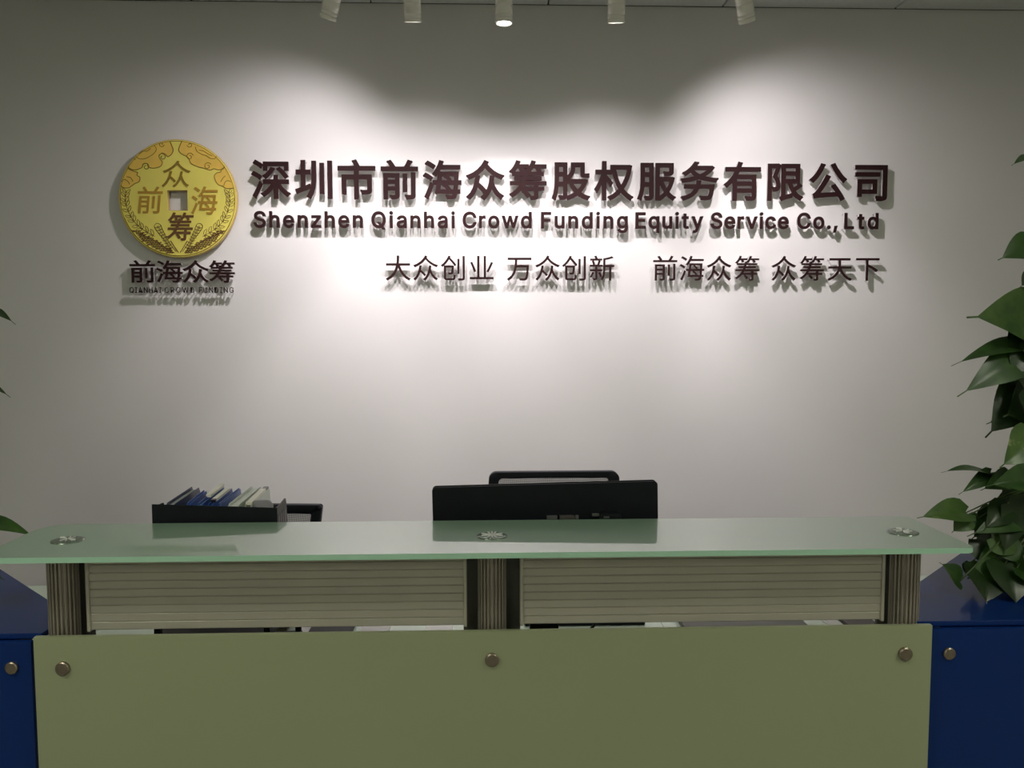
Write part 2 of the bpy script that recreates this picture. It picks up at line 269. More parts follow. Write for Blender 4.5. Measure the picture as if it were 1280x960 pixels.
    'g': '207 -151 238 -151 179 -151;134 -140 155 -147 113 -132;82 -110 96 -123 69 -98;51 -69 58 -84 67 -60;101 -41 84 -50 107 -49;122 -66 113 -57 130 -75;154 -88 141 -82 168 -94;207 -97 186 -97 238 -97;282 -75 263 -90 302 -60;311 -6 311 -37 311 19;311 68 311 44 310 68;306 68 308 68 301 60;287 41 295 51 278 32;252 16 267 23 238 8;195 5 219 5 164 5;113 27 137 12 88 41;55 90 69 62 41 118;34 191 34 152 34 230;55 293 41 264 69 322;112 361 88 345 137 376;196 384 165 384 220 384;253 373 239 381 268 365;288 346 280 356 297 336;308 319 303 327 309 319;313 319 311 319 313 339;313 379 313 359 333 379;372 379 353 379 372 250;372 -9 372 121 372 -42;350 -90 365 -69 335 -111;291 -136 316 -126 266 -146|205 59 181 59 228 59;264 75 248 64 280 86;300 121 292 101 308 141;312 193 312 165 312 220;300 264 308 243 292 284;264 312 280 301 248 324;205 330 228 330 181 330;145 312 161 324 129 299;109 262 117 283 100 242;96 193 96 219 96 166;109 123 100 143 117 103;145 76 129 87 162 65',
    'h': '114 227 114 249 114 151;114 0 114 76 93 0;53 0 73 0 53 170;53 509 53 339 73 509;114 509 93 509 114 435;114 287 114 361 110 287;102 287 106 287 114 322;152 362 131 347 174 377;227 384 199 384 253 384;295 369 276 379 315 358;341 321 330 342 352 299;357 240 357 273 357 160;357 0 357 80 337 0;296 0 316 0 296 78;296 235 296 157 296 265;273 304 288 288 258 321;210 329 237 329 192 329;161 317 175 325 146 309;126 283 135 298 118 267',
    'i': '53 0 73 0 53 126;53 379 53 253 73 379;114 379 93 379 114 253;114 0 114 126 93 0|84 443 95 443 72 443;54 455 62 447 45 462;41 483 41 472 41 494;54 512 45 504 62 520;84 524 72 524 95 524;114 512 106 520 122 504;126 483 126 494 126 472;114 455 122 462 106 447',
    'n': '114 227 114 249 114 151;114 0 114 76 93 0;53 0 73 0 53 126;53 379 53 253 72 379;112 379 92 379 112 349;112 287 112 318 109 287;102 287 106 287 114 322;152 362 131 347 174 377;227 384 199 384 253 384;295 369 276 379 314 358;341 321 330 342 352 299;357 240 357 273 357 160;357 0 357 80 337 0;296 0 316 0 296 78;296 235 296 157 296 265;273 304 288 288 258 321;210 329 237 329 192 329;161 317 175 325 146 309;126 283 135 298 118 267',
    'o': '207 -8 242 -8 173 -8;117 16 143 0 91 33;56 85 71 56 41 114;34 187 34 149 34 227;56 291 41 262 71 321;117 360 91 343 143 376;207 384 173 384 242 384;299 360 273 376 325 343;359 291 345 321 374 262;381 187 381 227 381 149;359 85 374 114 345 56;299 16 325 33 273 0|207 46 182 46 233 46;270 66 254 53 287 79;307 117 299 96 315 139;319 187 319 162 319 213;307 258 315 236 299 280;270 310 287 297 254 323;207 330 233 330 182 330;145 310 161 323 129 297;108 258 116 280 100 237;96 187 96 213 96 162;108 117 100 139 116 96;145 66 129 79 161 53',
    'q': '372 -143 372 31 351 -143;311 -143 331 -143 311 -76;311 59 311 -8 309 59;306 59 308 59 302 51;287 31 295 42 278 21;252 4 267 12 238 -4;195 -8 219 -8 164 -8;111 16 136 0 87 32;55 84 68 55 41 114;34 189 34 149 34 229;55 293 41 263 69 322;112 361 88 345 136 376;196 384 164 384 219 384;253 373 238 381 268 365;287 346 279 356 296 336;307 319 302 327 309 319;313 319 311 319 313 339;313 379 313 359 332 379;372 379 352 379 372 205|205 47 181 47 227 47;263 65 247 53 279 77;299 115 291 94 308 136;312 189 312 161 312 217;300 263 308 242 292 284;263 312 279 300 247 324;205 330 228 330 181 330;145 311 161 324 129 299;108 261 116 282 100 240;96 189 96 216 96 162;109 117 100 138 117 95;145 66 129 78 161 53',
    'r': '53 0 73 0 53 126;53 379 53 253 72 379;112 379 92 379 112 360;112 321 112 340 113 321;115 321 114 321 122 340;152 367 135 355 170 379;213 385 190 385 218 385;229 384 223 385 235 384;243 384 240 384 243 363;243 322 243 343 242 323;230 324 237 323 223 325;207 326 215 326 189 326;159 315 173 322 145 307;126 284 134 297 118 270;114 237 114 255 114 158;114 0 114 79 93 0',
    't': '204 379 138 379 204 362;204 327 204 344 138 327;6 327 72 327 6 344;6 379 6 362 72 379|65 471 65 345 85 471;126 471 106 471 126 347;126 98 126 222 126 81;136 61 129 69 143 54;170 50 154 50 174 50;185 51 179 50 191 52;202 54 197 53 206 36;213 2 209 19 207 0;192 -3 200 -2 184 -4;168 -4 176 -4 136 -4;92 21 110 4 74 38;65 93 65 62 65 219',
    'u': '182 -5 211 -5 157 -5;115 11 134 0 95 21;69 59 80 37 58 80;53 139 53 107 53 219;53 379 53 299 73 379;114 379 93 379 114 301;114 144 114 222 114 114;137 75 121 91 152 58;200 50 173 50 218 50;249 62 235 54 264 70;283 97 275 81 292 112;296 153 296 131 296 228;296 379 296 304 316 379;357 379 337 379 357 253;357 0 357 126 337 0;298 0 318 0 298 31;298 92 298 61 301 92;307 92 304 92 295 57;257 17 279 32 235 2',
    'v': '163 0 184 0 114 126;17 379 66 253 40 379;84 379 62 379 111 305;165 155 138 230 174 132;187 87 181 110 193 64;206 21 199 42 198 21;184 21 191 21 191 42;203 87 197 64 209 110;224 155 216 132 251 230;305 379 278 305 327 379;371 379 349 379 323 253;226 0 275 126 205 0',
    'w': '138 0 158 0 99 126;23 379 61 253 44 379;87 379 66 379 103 324;133 214 118 269 140 191;154 137 147 165 161 108;175 41 168 76 172 41;165 41 168 41 172 75;186 135 179 106 193 163;206 214 199 190 221 269;252 379 237 324 273 379;316 379 295 379 332 324;362 214 347 269 368 190;382 136 375 164 388 107;402 41 395 76 399 41;391 41 395 41 399 75;413 135 406 107 420 164;434 214 427 190 449 269;480 379 465 324 502 379;545 379 523 379 506 253;429 0 468 126 409 0;368 0 389 0 352 57;319 172 335 114 314 189;305 225 309 207 300 243;291 280 295 261 286 299;277 338 281 318 281 338;291 338 286 338 286 319;277 280 281 299 272 261;263 225 267 243 258 206;248 172 253 189 231 114;199 0 215 57 178 0',
    'y': '47 -139 51 -140 52 -121;61 -86 57 -103 65 -86;71 -87 68 -87 83 -90;104 -89 94 -91 114 -87;130 -74 122 -82 138 -66;151 -36 145 -53 155 -24;163 -1 159 -13 114 126;17 379 66 252 40 379;84 379 62 379 111 305;165 155 138 230 174 132;187 87 181 109 193 64;206 21 199 42 198 21;184 21 191 21 190 42;202 87 196 64 209 110;224 155 216 132 251 230;305 379 278 305 327 379;371 379 349 379 316 234;204 -58 260 88 196 -78;177 -107 187 -94 166 -120;139 -136 153 -129 125 -142;91 -145 109 -145 81 -145;65 -143 72 -144 57 -142',
    'z': '42 0 141 0 42 15;42 46 42 30 112 137;254 320 183 228 254 321;254 323 254 322 185 323;48 323 117 323 48 342;48 379 48 361 143 379;333 379 238 379 333 363;333 331 333 347 264 241;126 60 195 150 126 59;126 56 126 58 197 56;339 56 268 56 339 38;339 0 339 19 240 0',
}

def bez_loops(cd, res=4):
    loops = []
    for sp in cd.splines:
        P = sp.bezier_points; n = len(P); L = []
        for i in range(n):
            a, b = P[i], P[(i + 1) % n]
            p0, p1, p2, p3 = a.co.xy, a.handle_right.xy, b.handle_left.xy, b.co.xy
            ch = (p3 - p0); straight = abs(ch.cross(p1 - p0)) + abs(ch.cross(p2 - p0)) < 1e-3 * ch.length_squared + 1e-12
            k = 1 if straight else res
            for j in range(k):
                t = j / k; L.append(tuple(p0 * (1 - t) ** 3 + p1 * 3 * t * (1 - t) ** 2 + p2 * 3 * t * t * (1 - t) + p3 * t ** 3))
        M_ = [L[0]]
        for p in L[1:]:
            if math.hypot(p[0] - M_[-1][0], p[1] - M_[-1][1]) > 1e-6: M_.append(p)
        if math.hypot(M_[0][0] - M_[-1][0], M_[0][1] - M_[-1][1]) < 1e-6: M_.pop()
        if len(M_) > 2: loops.append(np.array(M_))
    return loops

def swell(loops, off, cell):
    """offset the glyph outline outwards with mitred corners: distance field on a grid, then its zero contour"""
    allp = np.concatenate(loops); lo = allp.min(0) - off * 2.2 - cell * 2; hi = allp.max(0) + off * 2.2 + cell * 2
    nx, ny = int((hi[0] - lo[0]) / cell) + 1, int((hi[1] - lo[1]) / cell) + 1
    X, Y = np.meshgrid(lo[0] + np.arange(nx) * cell, lo[1] + np.arange(ny) * cell, indexing='ij')
    F = np.full(X.shape, 1e9); D = np.full(X.shape, 1e9); W = np.zeros(X.shape, int)
    for L in loops:
        n = len(L)
        E = np.roll(L, -1, 0) - L; ln = np.hypot(E[:, 0], E[:, 1]); U = E / ln[:, None]
        for i in range(n):
            a = L[i]; b = L[(i + 1) % n]; u = U[i]; l = ln[i]
            t0 = math.acos(max(-1, min(1, float(U[i - 1] @ u)))); t1 = math.acos(max(-1, min(1, float(u @ U[(i + 1) % n]))))
            e0 = off * math.tan(min(t0, 1.75) / 2); e1 = off * math.tan(min(t1, 1.75) / 2)
            dx, dy = X - a[0], Y - a[1]; al = dx * u[0] + dy * u[1]; pe = np.abs(dy * u[0] - dx * u[1])
            F = np.minimum(F, np.maximum(np.maximum(-e0 - al, al - l - e1), pe - off))
            c = np.clip(al, 0, l); D = np.minimum(D, np.hypot(al - c, pe))
            up = (a[1] <= Y) & (b[1] > Y); dn = (a[1] > Y) & (b[1] <= Y)
            side = (b[0] - a[0]) * (Y - a[1]) - (X - a[0]) * (b[1] - a[1])
            W += np.where(up & (side > 0), 1, 0) - np.where(dn & (side < 0), 1, 0)
    F = np.minimum(F, np.where(W != 0, -D, 1e9))
    F = np.where(np.abs(F) < 1e-9, 1e-9, F)
    # marching squares
    seg = {}
    I = F < 0
    mixed = np.argwhere((I[:-1, :-1].astype(int) + I[1:, :-1] + I[1:, 1:] + I[:-1, 1:]) % 4 != 0)
    def cross(i, j, k):
        if k == 0: return ('h', i, j)
        if k == 1: return ('v', i + 1, j)
        if k == 2: return ('h', i, j + 1)
        return ('v', i, j)
    def pos(key):
        t, i, j = key
        if t == 'h': f = F[i, j] / (F[i, j] - F[i + 1, j]); return (lo[0] + (i + f) * cell, lo[1] + j * cell)
        f = F[i, j] / (F[i, j] - F[i, j + 1]); return (lo[0] + i * cell, lo[1] + (j + f) * cell)
    T = {1: [(3, 0)], 2: [(0, 1)], 3: [(3, 1)], 4: [(1, 2)], 5: [(3, 2), (1, 0)], 6: [(0, 2)], 7: [(3, 2)], 8: [(2, 3)], 9: [(2, 0)], 10: [(0, 3), (2, 1)], 11: [(2, 1)], 12: [(1, 3)], 13: [(1, 0)], 14: [(0, 3)]}
    for i, j in mixed:
        code = I[i, j] * 1 + I[i + 1, j] * 2 + I[i + 1, j + 1] * 4 + I[i, j + 1] * 8
        for p, q in T[int(code)]: seg[cross(i, j, p)] = cross(i, j, q)
    out = []
    while seg:
        k, v = next(iter(seg.items())); loop = [k]; del seg[k]
        while v in seg: loop.append(v); v = seg.pop(v)
        pts = np.array([pos(q) for q in loop])
        if len(pts) < 6: continue
        keep = simplify(pts, cell * 0.22); out.append(pts[keep])
    return out

def simplify(P, tol):
    n = len(P); k = int(np.argmax(np.hypot(*(P - P[0]).T)))
    keep = {0, k}; st = [(0, k), (k, n)]
    while st:
        a, b = st.pop()
        if b - a < 2: continue
        A, B = P[a], P[b % n]; d = B - A; l = math.hypot(*d) or 1e-9
        q = P[a + 1:b] - A; dist = np.abs(q[:, 0] * d[1] - q[:, 1] * d[0]) / l; m = int(np.argmax(dist))
        if dist[m] > tol: keep.add(a + 1 + m); st += [(a, a + 1 + m), (a + 1 + m, b)]
    return sorted(keep)

def loops_to_mesh(loops, extrude):
    cu = bpy.data.curves.new('g', 'CURVE'); cu.dimensions = '2D'; cu.fill_mode = 'BOTH'; cu.extrude = extrude
    for L in loops:
        sp = cu.splines.new('POLY'); sp.points.add(len(L) - 1); sp.use_cyclic_u = True
        for p, q in zip(sp.points, L): p.co = (q[0], q[1], 0, 1)
    return curve_to_mesh(cu)

_cache = {}
def glyph_loops(ch, kind, size, xs, off, shear=0.0):
    key = (ch, kind, round(size, 5), xs, round(off, 6), shear)
    if key in _cache: return _cache[key]
    if kind == 'latin':
        cu = bpy.data.curves.new('c', 'CURVE'); cu.dimensions = '2D'; k = size / 1000
        for sp in GLYPHS[ch].split('|'):
            pts = [list(map(int, p.split())) for p in sp.split(';')]
            s = cu.splines.new('BEZIER'); s.bezier_points.add(len(pts) - 1)
            for bp, p in zip(s.bezier_points, pts):
                bp.handle_left_type = bp.handle_right_type = 'FREE'
                bp.co = (p[0] * k * xs, p[1] * k, 0); bp.handle_left = (p[2] * k * xs, p[3] * k, 0); bp.handle_right = (p[4] * k * xs, p[5] * k, 0)
        loops = bez_loops(cu); bpy.data.curves.remove(cu)
    else:
        cu = bpy.data.curves.new('c', 'FONT'); cu.body = ch; cu.size = size; cu.shear = shear
        o = bpy.data.objects.new('tmp', cu); COL.objects.link(o); bpy.context.view_layer.update()
        cv = o.to_curve(bpy.context.evaluated_depsgraph_get())
        loops = bez_loops(cv); o.to_curve_clear(); bpy.data.objects.remove(o); bpy.data.curves.remove(cu)
        al = np.concatenate(loops); cx = (al[:, 0].min() + al[:, 0].max()) / 2
        loops = [np.stack([(L[:, 0] - cx) * xs, L[:, 1] - 0.38 * size], 1) for L in loops]
    if off > 0: loops = swell(loops, off, size / (150 if kind == 'han' else 110))
    _cache[key] = loops
    return loops

def latin_curve(ch, size, xs, offset, extrude): return loops_to_mesh(glyph_loops(ch, 'latin', size, xs, offset), extrude)
def han_mesh(ch, size, sx, offset, extrude, shear=0.0): return loops_to_mesh(glyph_loops(ch, 'han', size, sx, max(0, offset), shear), extrude)
def latin_box(ch):
    xs = [int(p.split()[0]) for sp in GLYPHS[ch].split('|') for p in sp.split(';')]
    return min(xs) / 1000, max(xs) / 1000

# ------------------------------------------------------------------ room
fl = tag(obj('floor', bx(ROOM_X0, ROOM_X1, ROOM_Y0, WALL_Y, -0.1, 0), M['grid']), kind='structure')
for i in range(11):
    for j in range(11):
        x = ROOM_X0 + i * 0.6; y = ROOM_Y0 + j * 0.61
        if i == 0 and j == 0:
            ft = obj('floor_tile', bx(0.002, 0.598, 0.002, 0.608, 0.0, 0.004), M['floor'], fl); base = ft
        else:
            ft = base.copy(); COL.objects.link(ft)
        ft.location = (x, y, 0)
tag(obj('wall_back', bx(ROOM_X0 - 0.1, ROOM_X1 + 0.1, WALL_Y, WALL_Y + 0.12, 0, CEIL_Z), M['wall']), 'white painted wall carrying the sign, lit by the spotlights', kind='structure')
tag(obj('wall_left', bx(ROOM_X0 - 0.1, ROOM_X0, ROOM_Y0, WALL_Y, 0, CEIL_Z), M['sidewall']), kind='structure')
tag(obj('wall_right', bx(ROOM_X1, ROOM_X1 + 0.1, ROOM_Y0, WALL_Y, 0, CEIL_Z), M['sidewall']), kind='structure')
tag(obj('wall_front', bx(ROOM_X0 - 0.1, ROOM_X1 + 0.1, ROOM_Y0 - 0.1, ROOM_Y0, 0, CEIL_Z), M['sidewall']), kind='structure')
for nm, a in (('baseboard_back', (ROOM_X0, ROOM_X1, WALL_Y - 0.012, WALL_Y, 0.004, 0.09)),):
    tag(obj(nm, bx(*a), M['white']), kind='structure')
ce = tag(obj('ceiling', bx(ROOM_X0 - 0.1, ROOM_X1 + 0.1, ROOM_Y0 - 0.1, WALL_Y + 0.12, CEIL_Z + 0.012, CEIL_Z + 0.1), M['grid']), kind='structure')
TILE = 0.643
x_seams = [at(685, 8, WALL_Y).x + TILE * k for k in range(-6, 6)]
y_seams = [WALL_Y - 0.002 - TILE * k for k in range(0, 11)]
PANELS = [(3, 4), (8, 4), (3, 8), (8, 8)]
first = None
xe = [ROOM_X0] + [x for x in x_seams if ROOM_X0 + 0.05 < x < ROOM_X1 - 0.05] + [ROOM_X1]
for i in range(len(xe) - 1):
    for j in range(10):
        x0, x1 = xe[i], xe[i + 1]; y1, y0 = y_seams[j], y_seams[j + 1]
        if (i, j) in PANELS: continue
        g = 0.0025
        obj('ceiling_tile', bx(x0 + g, x1 - g, y0 + g, y1 - g, CEIL_Z, CEIL_Z + 0.013, bev=0.002, seg=1), M['ceiling'], ce)
for k, (i, j) in enumerate(PANELS):
    x0, x1 = xe[i], xe[i + 1]; y1, y0 = y_seams[j], y_seams[j + 1]
    t = thing('ceiling_light', 'square recessed ceiling light, %s of the four behind the camera' % ('left front', 'right front', 'left rear', 'right rear')[k], 'ceiling light', ((x0 + x1) / 2, (y0 + y1) / 2, CEIL_Z), group='recessed ceiling light panels behind the camera')
    h = TILE / 2 - 0.003
    bm = bmesh.new()
    for s in (-1, 1):
        box(bm, -h, h, s * (h - 0.012) - 0.012, s * (h - 0.012) + 0.012, -0.004, 0.012)
        box(bm, s * (h - 0.012) - 0.012, s * (h - 0.012) + 0.012, -h + 0.024, h - 0.024, -0.004, 0.012)
    obj('frame', bm, M['trackw'], t)
    obj('diffuser', bx(-h + 0.024, h - 0.024, -h + 0.024, h - 0.024, 0.002, 0.011), M['panel'], t)

# ------------------------------------------------------------------ sign letters
FACE_Y = WALL_Y - 0.026
def mount(name, me_face, me_body, loc, label, group, body_depth):
    """brown face plate with a paler acrylic block behind it, pinned off the wall"""
    rot = Matrix.Rotation(math.pi / 2, 4, 'X')
    for me in (me_face, me_body): me.transform(rot)
    o = link_mesh(name, me_face, M['brown']); o.location = loc
    tag(o, label, 'letter', group)
    b = link_mesh('acrylic_back', me_body, M['acryl'], o); b.location = (0, body_depth / 2 + 0.0015, 0)
    tag(b, 'white acrylic block behind the brown face')
    # two pins to the wall
    bb = [v.co for v in me_face.vertices]
    zs = max(v.z for v in bb); lo = min(v.z for v in bb)
    top = max(bb, key=lambda v: v.z); bot = min(bb, key=lambda v: v.z)
    cx = sum(v.x for v in bb) / len(bb)
    for p in (top, bot):
        q = Vector((p.x + (cx - p.x) * 0.05, 0, p.z + ((zs + lo) / 2 - p.z) * 0.08))
        bm = bmesh.new(); tube(bm, [(q.x, 0.001, q.z), (q.x, WALL_Y - loc[1] - 0.0002, q.z)], 0.0012, n=6)
        obj('pin', bm, M['acryl'], o)
    return o

ORD = ['first', 'second', 'third', 'fourth', 'fifth', 'sixth', 'seventh', 'eighth', 'ninth', 'tenth', 'eleventh', 'twelfth', 'thirteenth', 'fourteenth', 'fifteenth']
PINYIN = dict(zip('深圳市前海众筹股权服务有限公司大创业万新天下', 'shen zhen shi qian hai zhong chou gu quan fu wu you xian gong si da chuang ye wan xin tian xia'.split()))
def han_row(chars, centers, yc_left, yc_right, em_px, sx, offset, line, group, style='bold brown', depth=0.010, shear=0.0):
    pts = [at(c, yc_left + (yc_right - yc_left) * (c - centers[0]) / (centers[-1] - centers[0]), FACE_Y) for c in centers]
    z = sum(p.z for p in pts) / len(pts); size = em_px * FACE_Y / F_PX
    seen = {}
    for i, (ch, p) in enumerate(zip(chars, pts)):
        seen[ch] = seen.get(ch, 0) + 1
        f = han_mesh(ch, size, sx, offset * size, 0.0015, shear); b = han_mesh(ch, size, sx, offset * size, depth / 2 - 0.0002, shear)
        mount('sign_character', f, b, (p.x, FACE_Y, z), '%s Chinese character %s (%s), %s of the %s' % (style, ch, PINYIN[ch], ORD[i], line), group, depth)

def latin_row(words, spans, y_left, y_right, cap_px, xs, offset, line, group, depth=0.010):
    size = cap_px / 0.509 * FACE_Y / F_PX
    x0p, x1p = spans[0][0], spans[-1][1]
    z = (at(x0p, y_left, FACE_Y).z + at(x1p, y_right, FACE_Y).z) / 2
    for word, (a, b_) in zip(words, spans):
        X0 = at(a, y_left, FACE_Y).x; X1 = at(b_, y_right, FACE_Y).x
        bx_ = [latin_box(c) for c in word]
        inkw = sum((h - l) for l, h in bx_) * size * xs
        gap = (X1 - X0 - inkw) / max(1, len(word) - 1)
        # keep the strokes' swelling inside the span
        x = X0
        seen = {}
        for i, (c, (l, h)) in enumerate(zip(word, bx_)):
            f = latin_curve(c, size, xs, offset * size, 0.0015); bb = latin_curve(c, size, xs, offset * size, depth / 2 - 0.0002)
            seen[c] = seen.get(c, 0) + 1
            nm = {'.': 'full stop', ',': 'comma'}.get(c, ('capital letter %s' if c.isupper() else 'small letter %s') % c)
            which = '' if word.count(c) == 1 else ORD[seen[c] - 1] + ' '
            mount('sign_letter', f, bb, (x - l * size * xs, FACE_Y, z), 'brown %s, %sin the word %s of the %s' % (nm, which, word.rstrip('.,'), line), group, depth)
            x += (h - l) * size * xs + gap

han_row('深圳市前海众筹股权服务有限公司', [338.5 + 53.6 * i for i in range(15)], 224.5, 227.0, 49.8, 0.98, 0.0215,
        'large top sign line', 'characters of the large top line')
latin_row(['Shenzhen', 'Qianhai', 'Crowd', 'Funding', 'Equity', 'Service', 'Co.,', 'Ltd'],
          [(318, 453), (465, 568), (579, 664), (677, 784), (795, 878), (889, 985), (997, 1046), (1056, 1097)],
          284.0, 285.6, 18.6, 0.98, 0.021, 'English sign line', 'letters of the English company name line')
han_row('大众创业万众创新', [497.5, 532, 566, 602, 649, 684.5, 717.5, 752.5], 335.2, 335.2, 33.2, 1.0, 0.004,
        'slogan line, left half', 'characters in the left half of the slogan line', 'thin brown', 0.008)
han_row('前海众筹众筹天下', [831.5, 865, 899, 934, 980, 1015, 1050, 1084.5], 335.4, 335.6, 33.2, 1.0, 0.004,
        'slogan line, right half', 'characters in the right half of the slogan line', 'thin brown', 0.008)
han_row('前海众筹', [178, 211.5, 244.5, 277.5], 339.5, 339.5, 29, 1.16, 0.012,
        'short line under the gold coin', 'characters under the gold coin', 'small bold brown', 0.008)
latin_row(['QIANHAI', 'CROWD', 'FUNDING'], [(162, 202), (206, 243), (249, 292)], 366, 366, 6.8, 0.85, 0.0,
          'tiny line under the coin', 'small capitals under the gold coin', 0.003)

# ------------------------------------------------------------------ coin emblem
CY = WALL_Y - 0.027
cc = at(222.3, 248.5, CY); CR = 71.3 * CY / F_PX
coin = thing('coin_emblem', 'round gold coin emblem with a square hole, on the wall left of the characters', 'emblem', (cc.x, CY, cc.z))
def coin_uv(p): return ((p[0] - 502) / 427.0 * CR, (467 - p[1]) / 427.0 * CR)
def coin_plate(name, outer, inner, depth, y, m, bev=0.0):
    cu = bpy.data.curves.new('c', 'CURVE'); cu.dimensions = '2D'; cu.fill_mode = 'BOTH'; cu.extrude = depth / 2; cu.bevel_depth = bev; cu.bevel_resolution = 2
    for loop in (outer, inner):
        if not loop: continue
        s = cu.splines.new('POLY'); s.points.add(len(loop) - 1); s.use_cyclic_u = True
        for p, q in zip(s.points, loop): p.co = (q[0], q[1], 0, 1)
    me = curve_to_mesh(cu); me.transform(Matrix.Rotation(math.pi / 2, 4, 'X'))
    o = link_mesh(name, me, m, coin); o.location = (0, y, 0); return o
circ = lambda r, n=96: [(r * math.cos(2 * math.pi * i / n), r * math.sin(2 * math.pi * i / n)) for i in range(n)]
hx0, hy1 = coin_uv((427, 405)); hx1, hy0 = coin_uv((572, 553))
hole = [(hx0, hy0), (hx1, hy0), (hx1, hy1), (hx0, hy1)]
coin_plate('rim', circ(CR - 0.0015), hole, 0.015, 0.0095, M['goldrim'], 0.0015)
coin_plate('face', circ(CR * 0.985), hole, 0.002, 0.0, M['gold'])
bm = bmesh.new()
for a in (45, 135, 225, 315):
    x, z = 0.75 * CR * math.cos(math.radians(a)), 0.75 * CR * math.sin(math.radians(a))
    tube(bm, [(x, 0.015, z), (x, 0.0268, z)], 0.006, n=10)
obj('wall_spacer', bm, M['acryl'], coin)
def ribbon(bm, pts, w, y0=-0.0012, h=0.0012):
    """thin raised line on the coin face; pts in crop pixels"""
    P = [coin_uv(p) for p in pts]
    L = []
    for i, p in enumerate(P):
        a = P[max(i - 1, 0)]; b = P[min(i + 1, len(P) - 1)]
        dx, dz = b[0] - a[0], b[1] - a[1]; l = math.hypot(dx, dz) or 1
        L.append((p, (-dz / l * w / 2, dx / l * w / 2)))
    rings = []
    for (x, z), (nx, nz) in L:
        rings.append([bm.verts.new((x + nx, y0, z + nz)), bm.verts.new((x + nx * 0.5, y0 - h, z + nz * 0.5)), bm.verts.new((x - nx * 0.5, y0 - h, z - nz * 0.5)), bm.verts.new((x - nx, y0, z - nz))])
    for a, b in zip(rings, rings[1:]):
        for k in range(3): bm.faces.new((a[k], a[k + 1], b[k + 1], b[k]))
def smooth2(pts, k=5): return [(p.x, p.y) for p in catmull([(a, b, 0) for a, b in pts], k)]
def arc_rim(a0, a1, n=14):
    return [(502 + 416 * math.cos(math.radians(a0 + (a1 - a0) * i / n)), 467 - 416 * math.sin(math.radians(a0 + (a1 - a0) * i / n))) for i in range(n + 1)]
clouds = [
    ('L', arc_rim(96, 146), [(156, 235), (165, 252), (205, 262), (250, 245), (262, 222), (290, 215), (300, 240), (340, 248), (385, 235), (400, 205), (385, 185), (378, 160), (400, 140), (425, 150), (440, 165), (465, 150), (480, 120), (472, 90), (458, 55)]),
    ('l', arc_rim(148, 167), [(96, 372), (115, 388), (150, 390), (175, 375), (195, 360), (228, 345), (235, 315), (215, 300), (220, 280), (195, 272), (170, 262), (150, 247)]),
    ('R', arc_rim(84, 35), [(843, 229), (835, 252), (800, 258), (770, 250), (740, 260), (700, 248), (650, 235), (605, 212), (592, 180), (570, 160), (535, 142), (520, 118), (530, 85), (545, 55)]),
    ('r', arc_rim(33, 11), [(910, 388), (880, 392), (850, 390), (830, 375), (800, 365), (778, 335), (772, 300), (790, 280), (818, 272), (822, 255), (850, 240)]),
]
for nm, rim_, edge in clouds:
    e = smooth2(edge)
    poly = [coin_uv(p) for p in rim_ + e[1:-1]]
    o = coin_plate('cloud', poly, None, 0.001, -0.0012, M['orange'])
bm = bmesh.new()
for nm, rim_, edge in clouds: ribbon(bm, smooth2(edge), 0.0030, -0.0015)
def spiral(cx, cy, r, turns=1.3, s=1, a0=0):
    return [(cx + s * r * (1 - 0.75 * i / 20) * math.cos(a0 + turns * 2 * math.pi * i / 20), cy + r * (1 - 0.75 * i / 20) * math.sin(a0 + turns * 2 * math.pi * i / 20)) for i in range(21)]
for sp in (spiral(282, 238, 28, 1.2, 1, 3.6), spiral(402, 168, 28, 1.2, 1, 3.3), spiral(398, 78, 20, 1.1, 1, 0.2), spiral(598, 165, 28, 1.2, -1, 3.5), spiral(725, 232, 28, 1.2, -1, 3.6), spiral(600, 80, 20, 1.1, -1, 0.2)):
    ribbon(bm, sp, 0.0027, -0.0015)
for pl in ([(215, 165), (230, 180), (270, 182), (310, 165), (345, 140), (360, 110), (345, 88)], [(640, 95), (650, 125), (685, 148), (720, 158), (745, 175), (775, 178), (790, 160)],
           [(235, 145), (262, 125), (290, 128), (320, 108)], [(665, 118), (700, 125), (730, 145), (760, 158)],
           [(100, 345), (125, 330), (150, 345), (160, 365)], [(140, 310), (170, 318), (185, 345)], [(890, 345), (865, 335), (845, 350), (838, 370)], [(850, 300), (832, 318), (815, 345)], [(190, 175), (210, 190)]):
    ribbon(bm, smooth2(pl), 0.0025, -0.0015)
obj('cloud_outline', bm, M['olive'], coin)
bm = bmesh.new(); ribbon(bm, [(502 + 410 * math.cos(math.radians(a)), 467 - 410 * math.sin(math.radians(a))) for a in range(-160, -19 + 0, 4)], 0.0012)
ribbon(bm, [(502 + 413 * math.cos(math.radians(a)), 467 - 413 * math.sin(math.radians(a))) for a in range(0, 364, 4)], 0.0022)
obj('border_line', bm, M['olive'], coin)
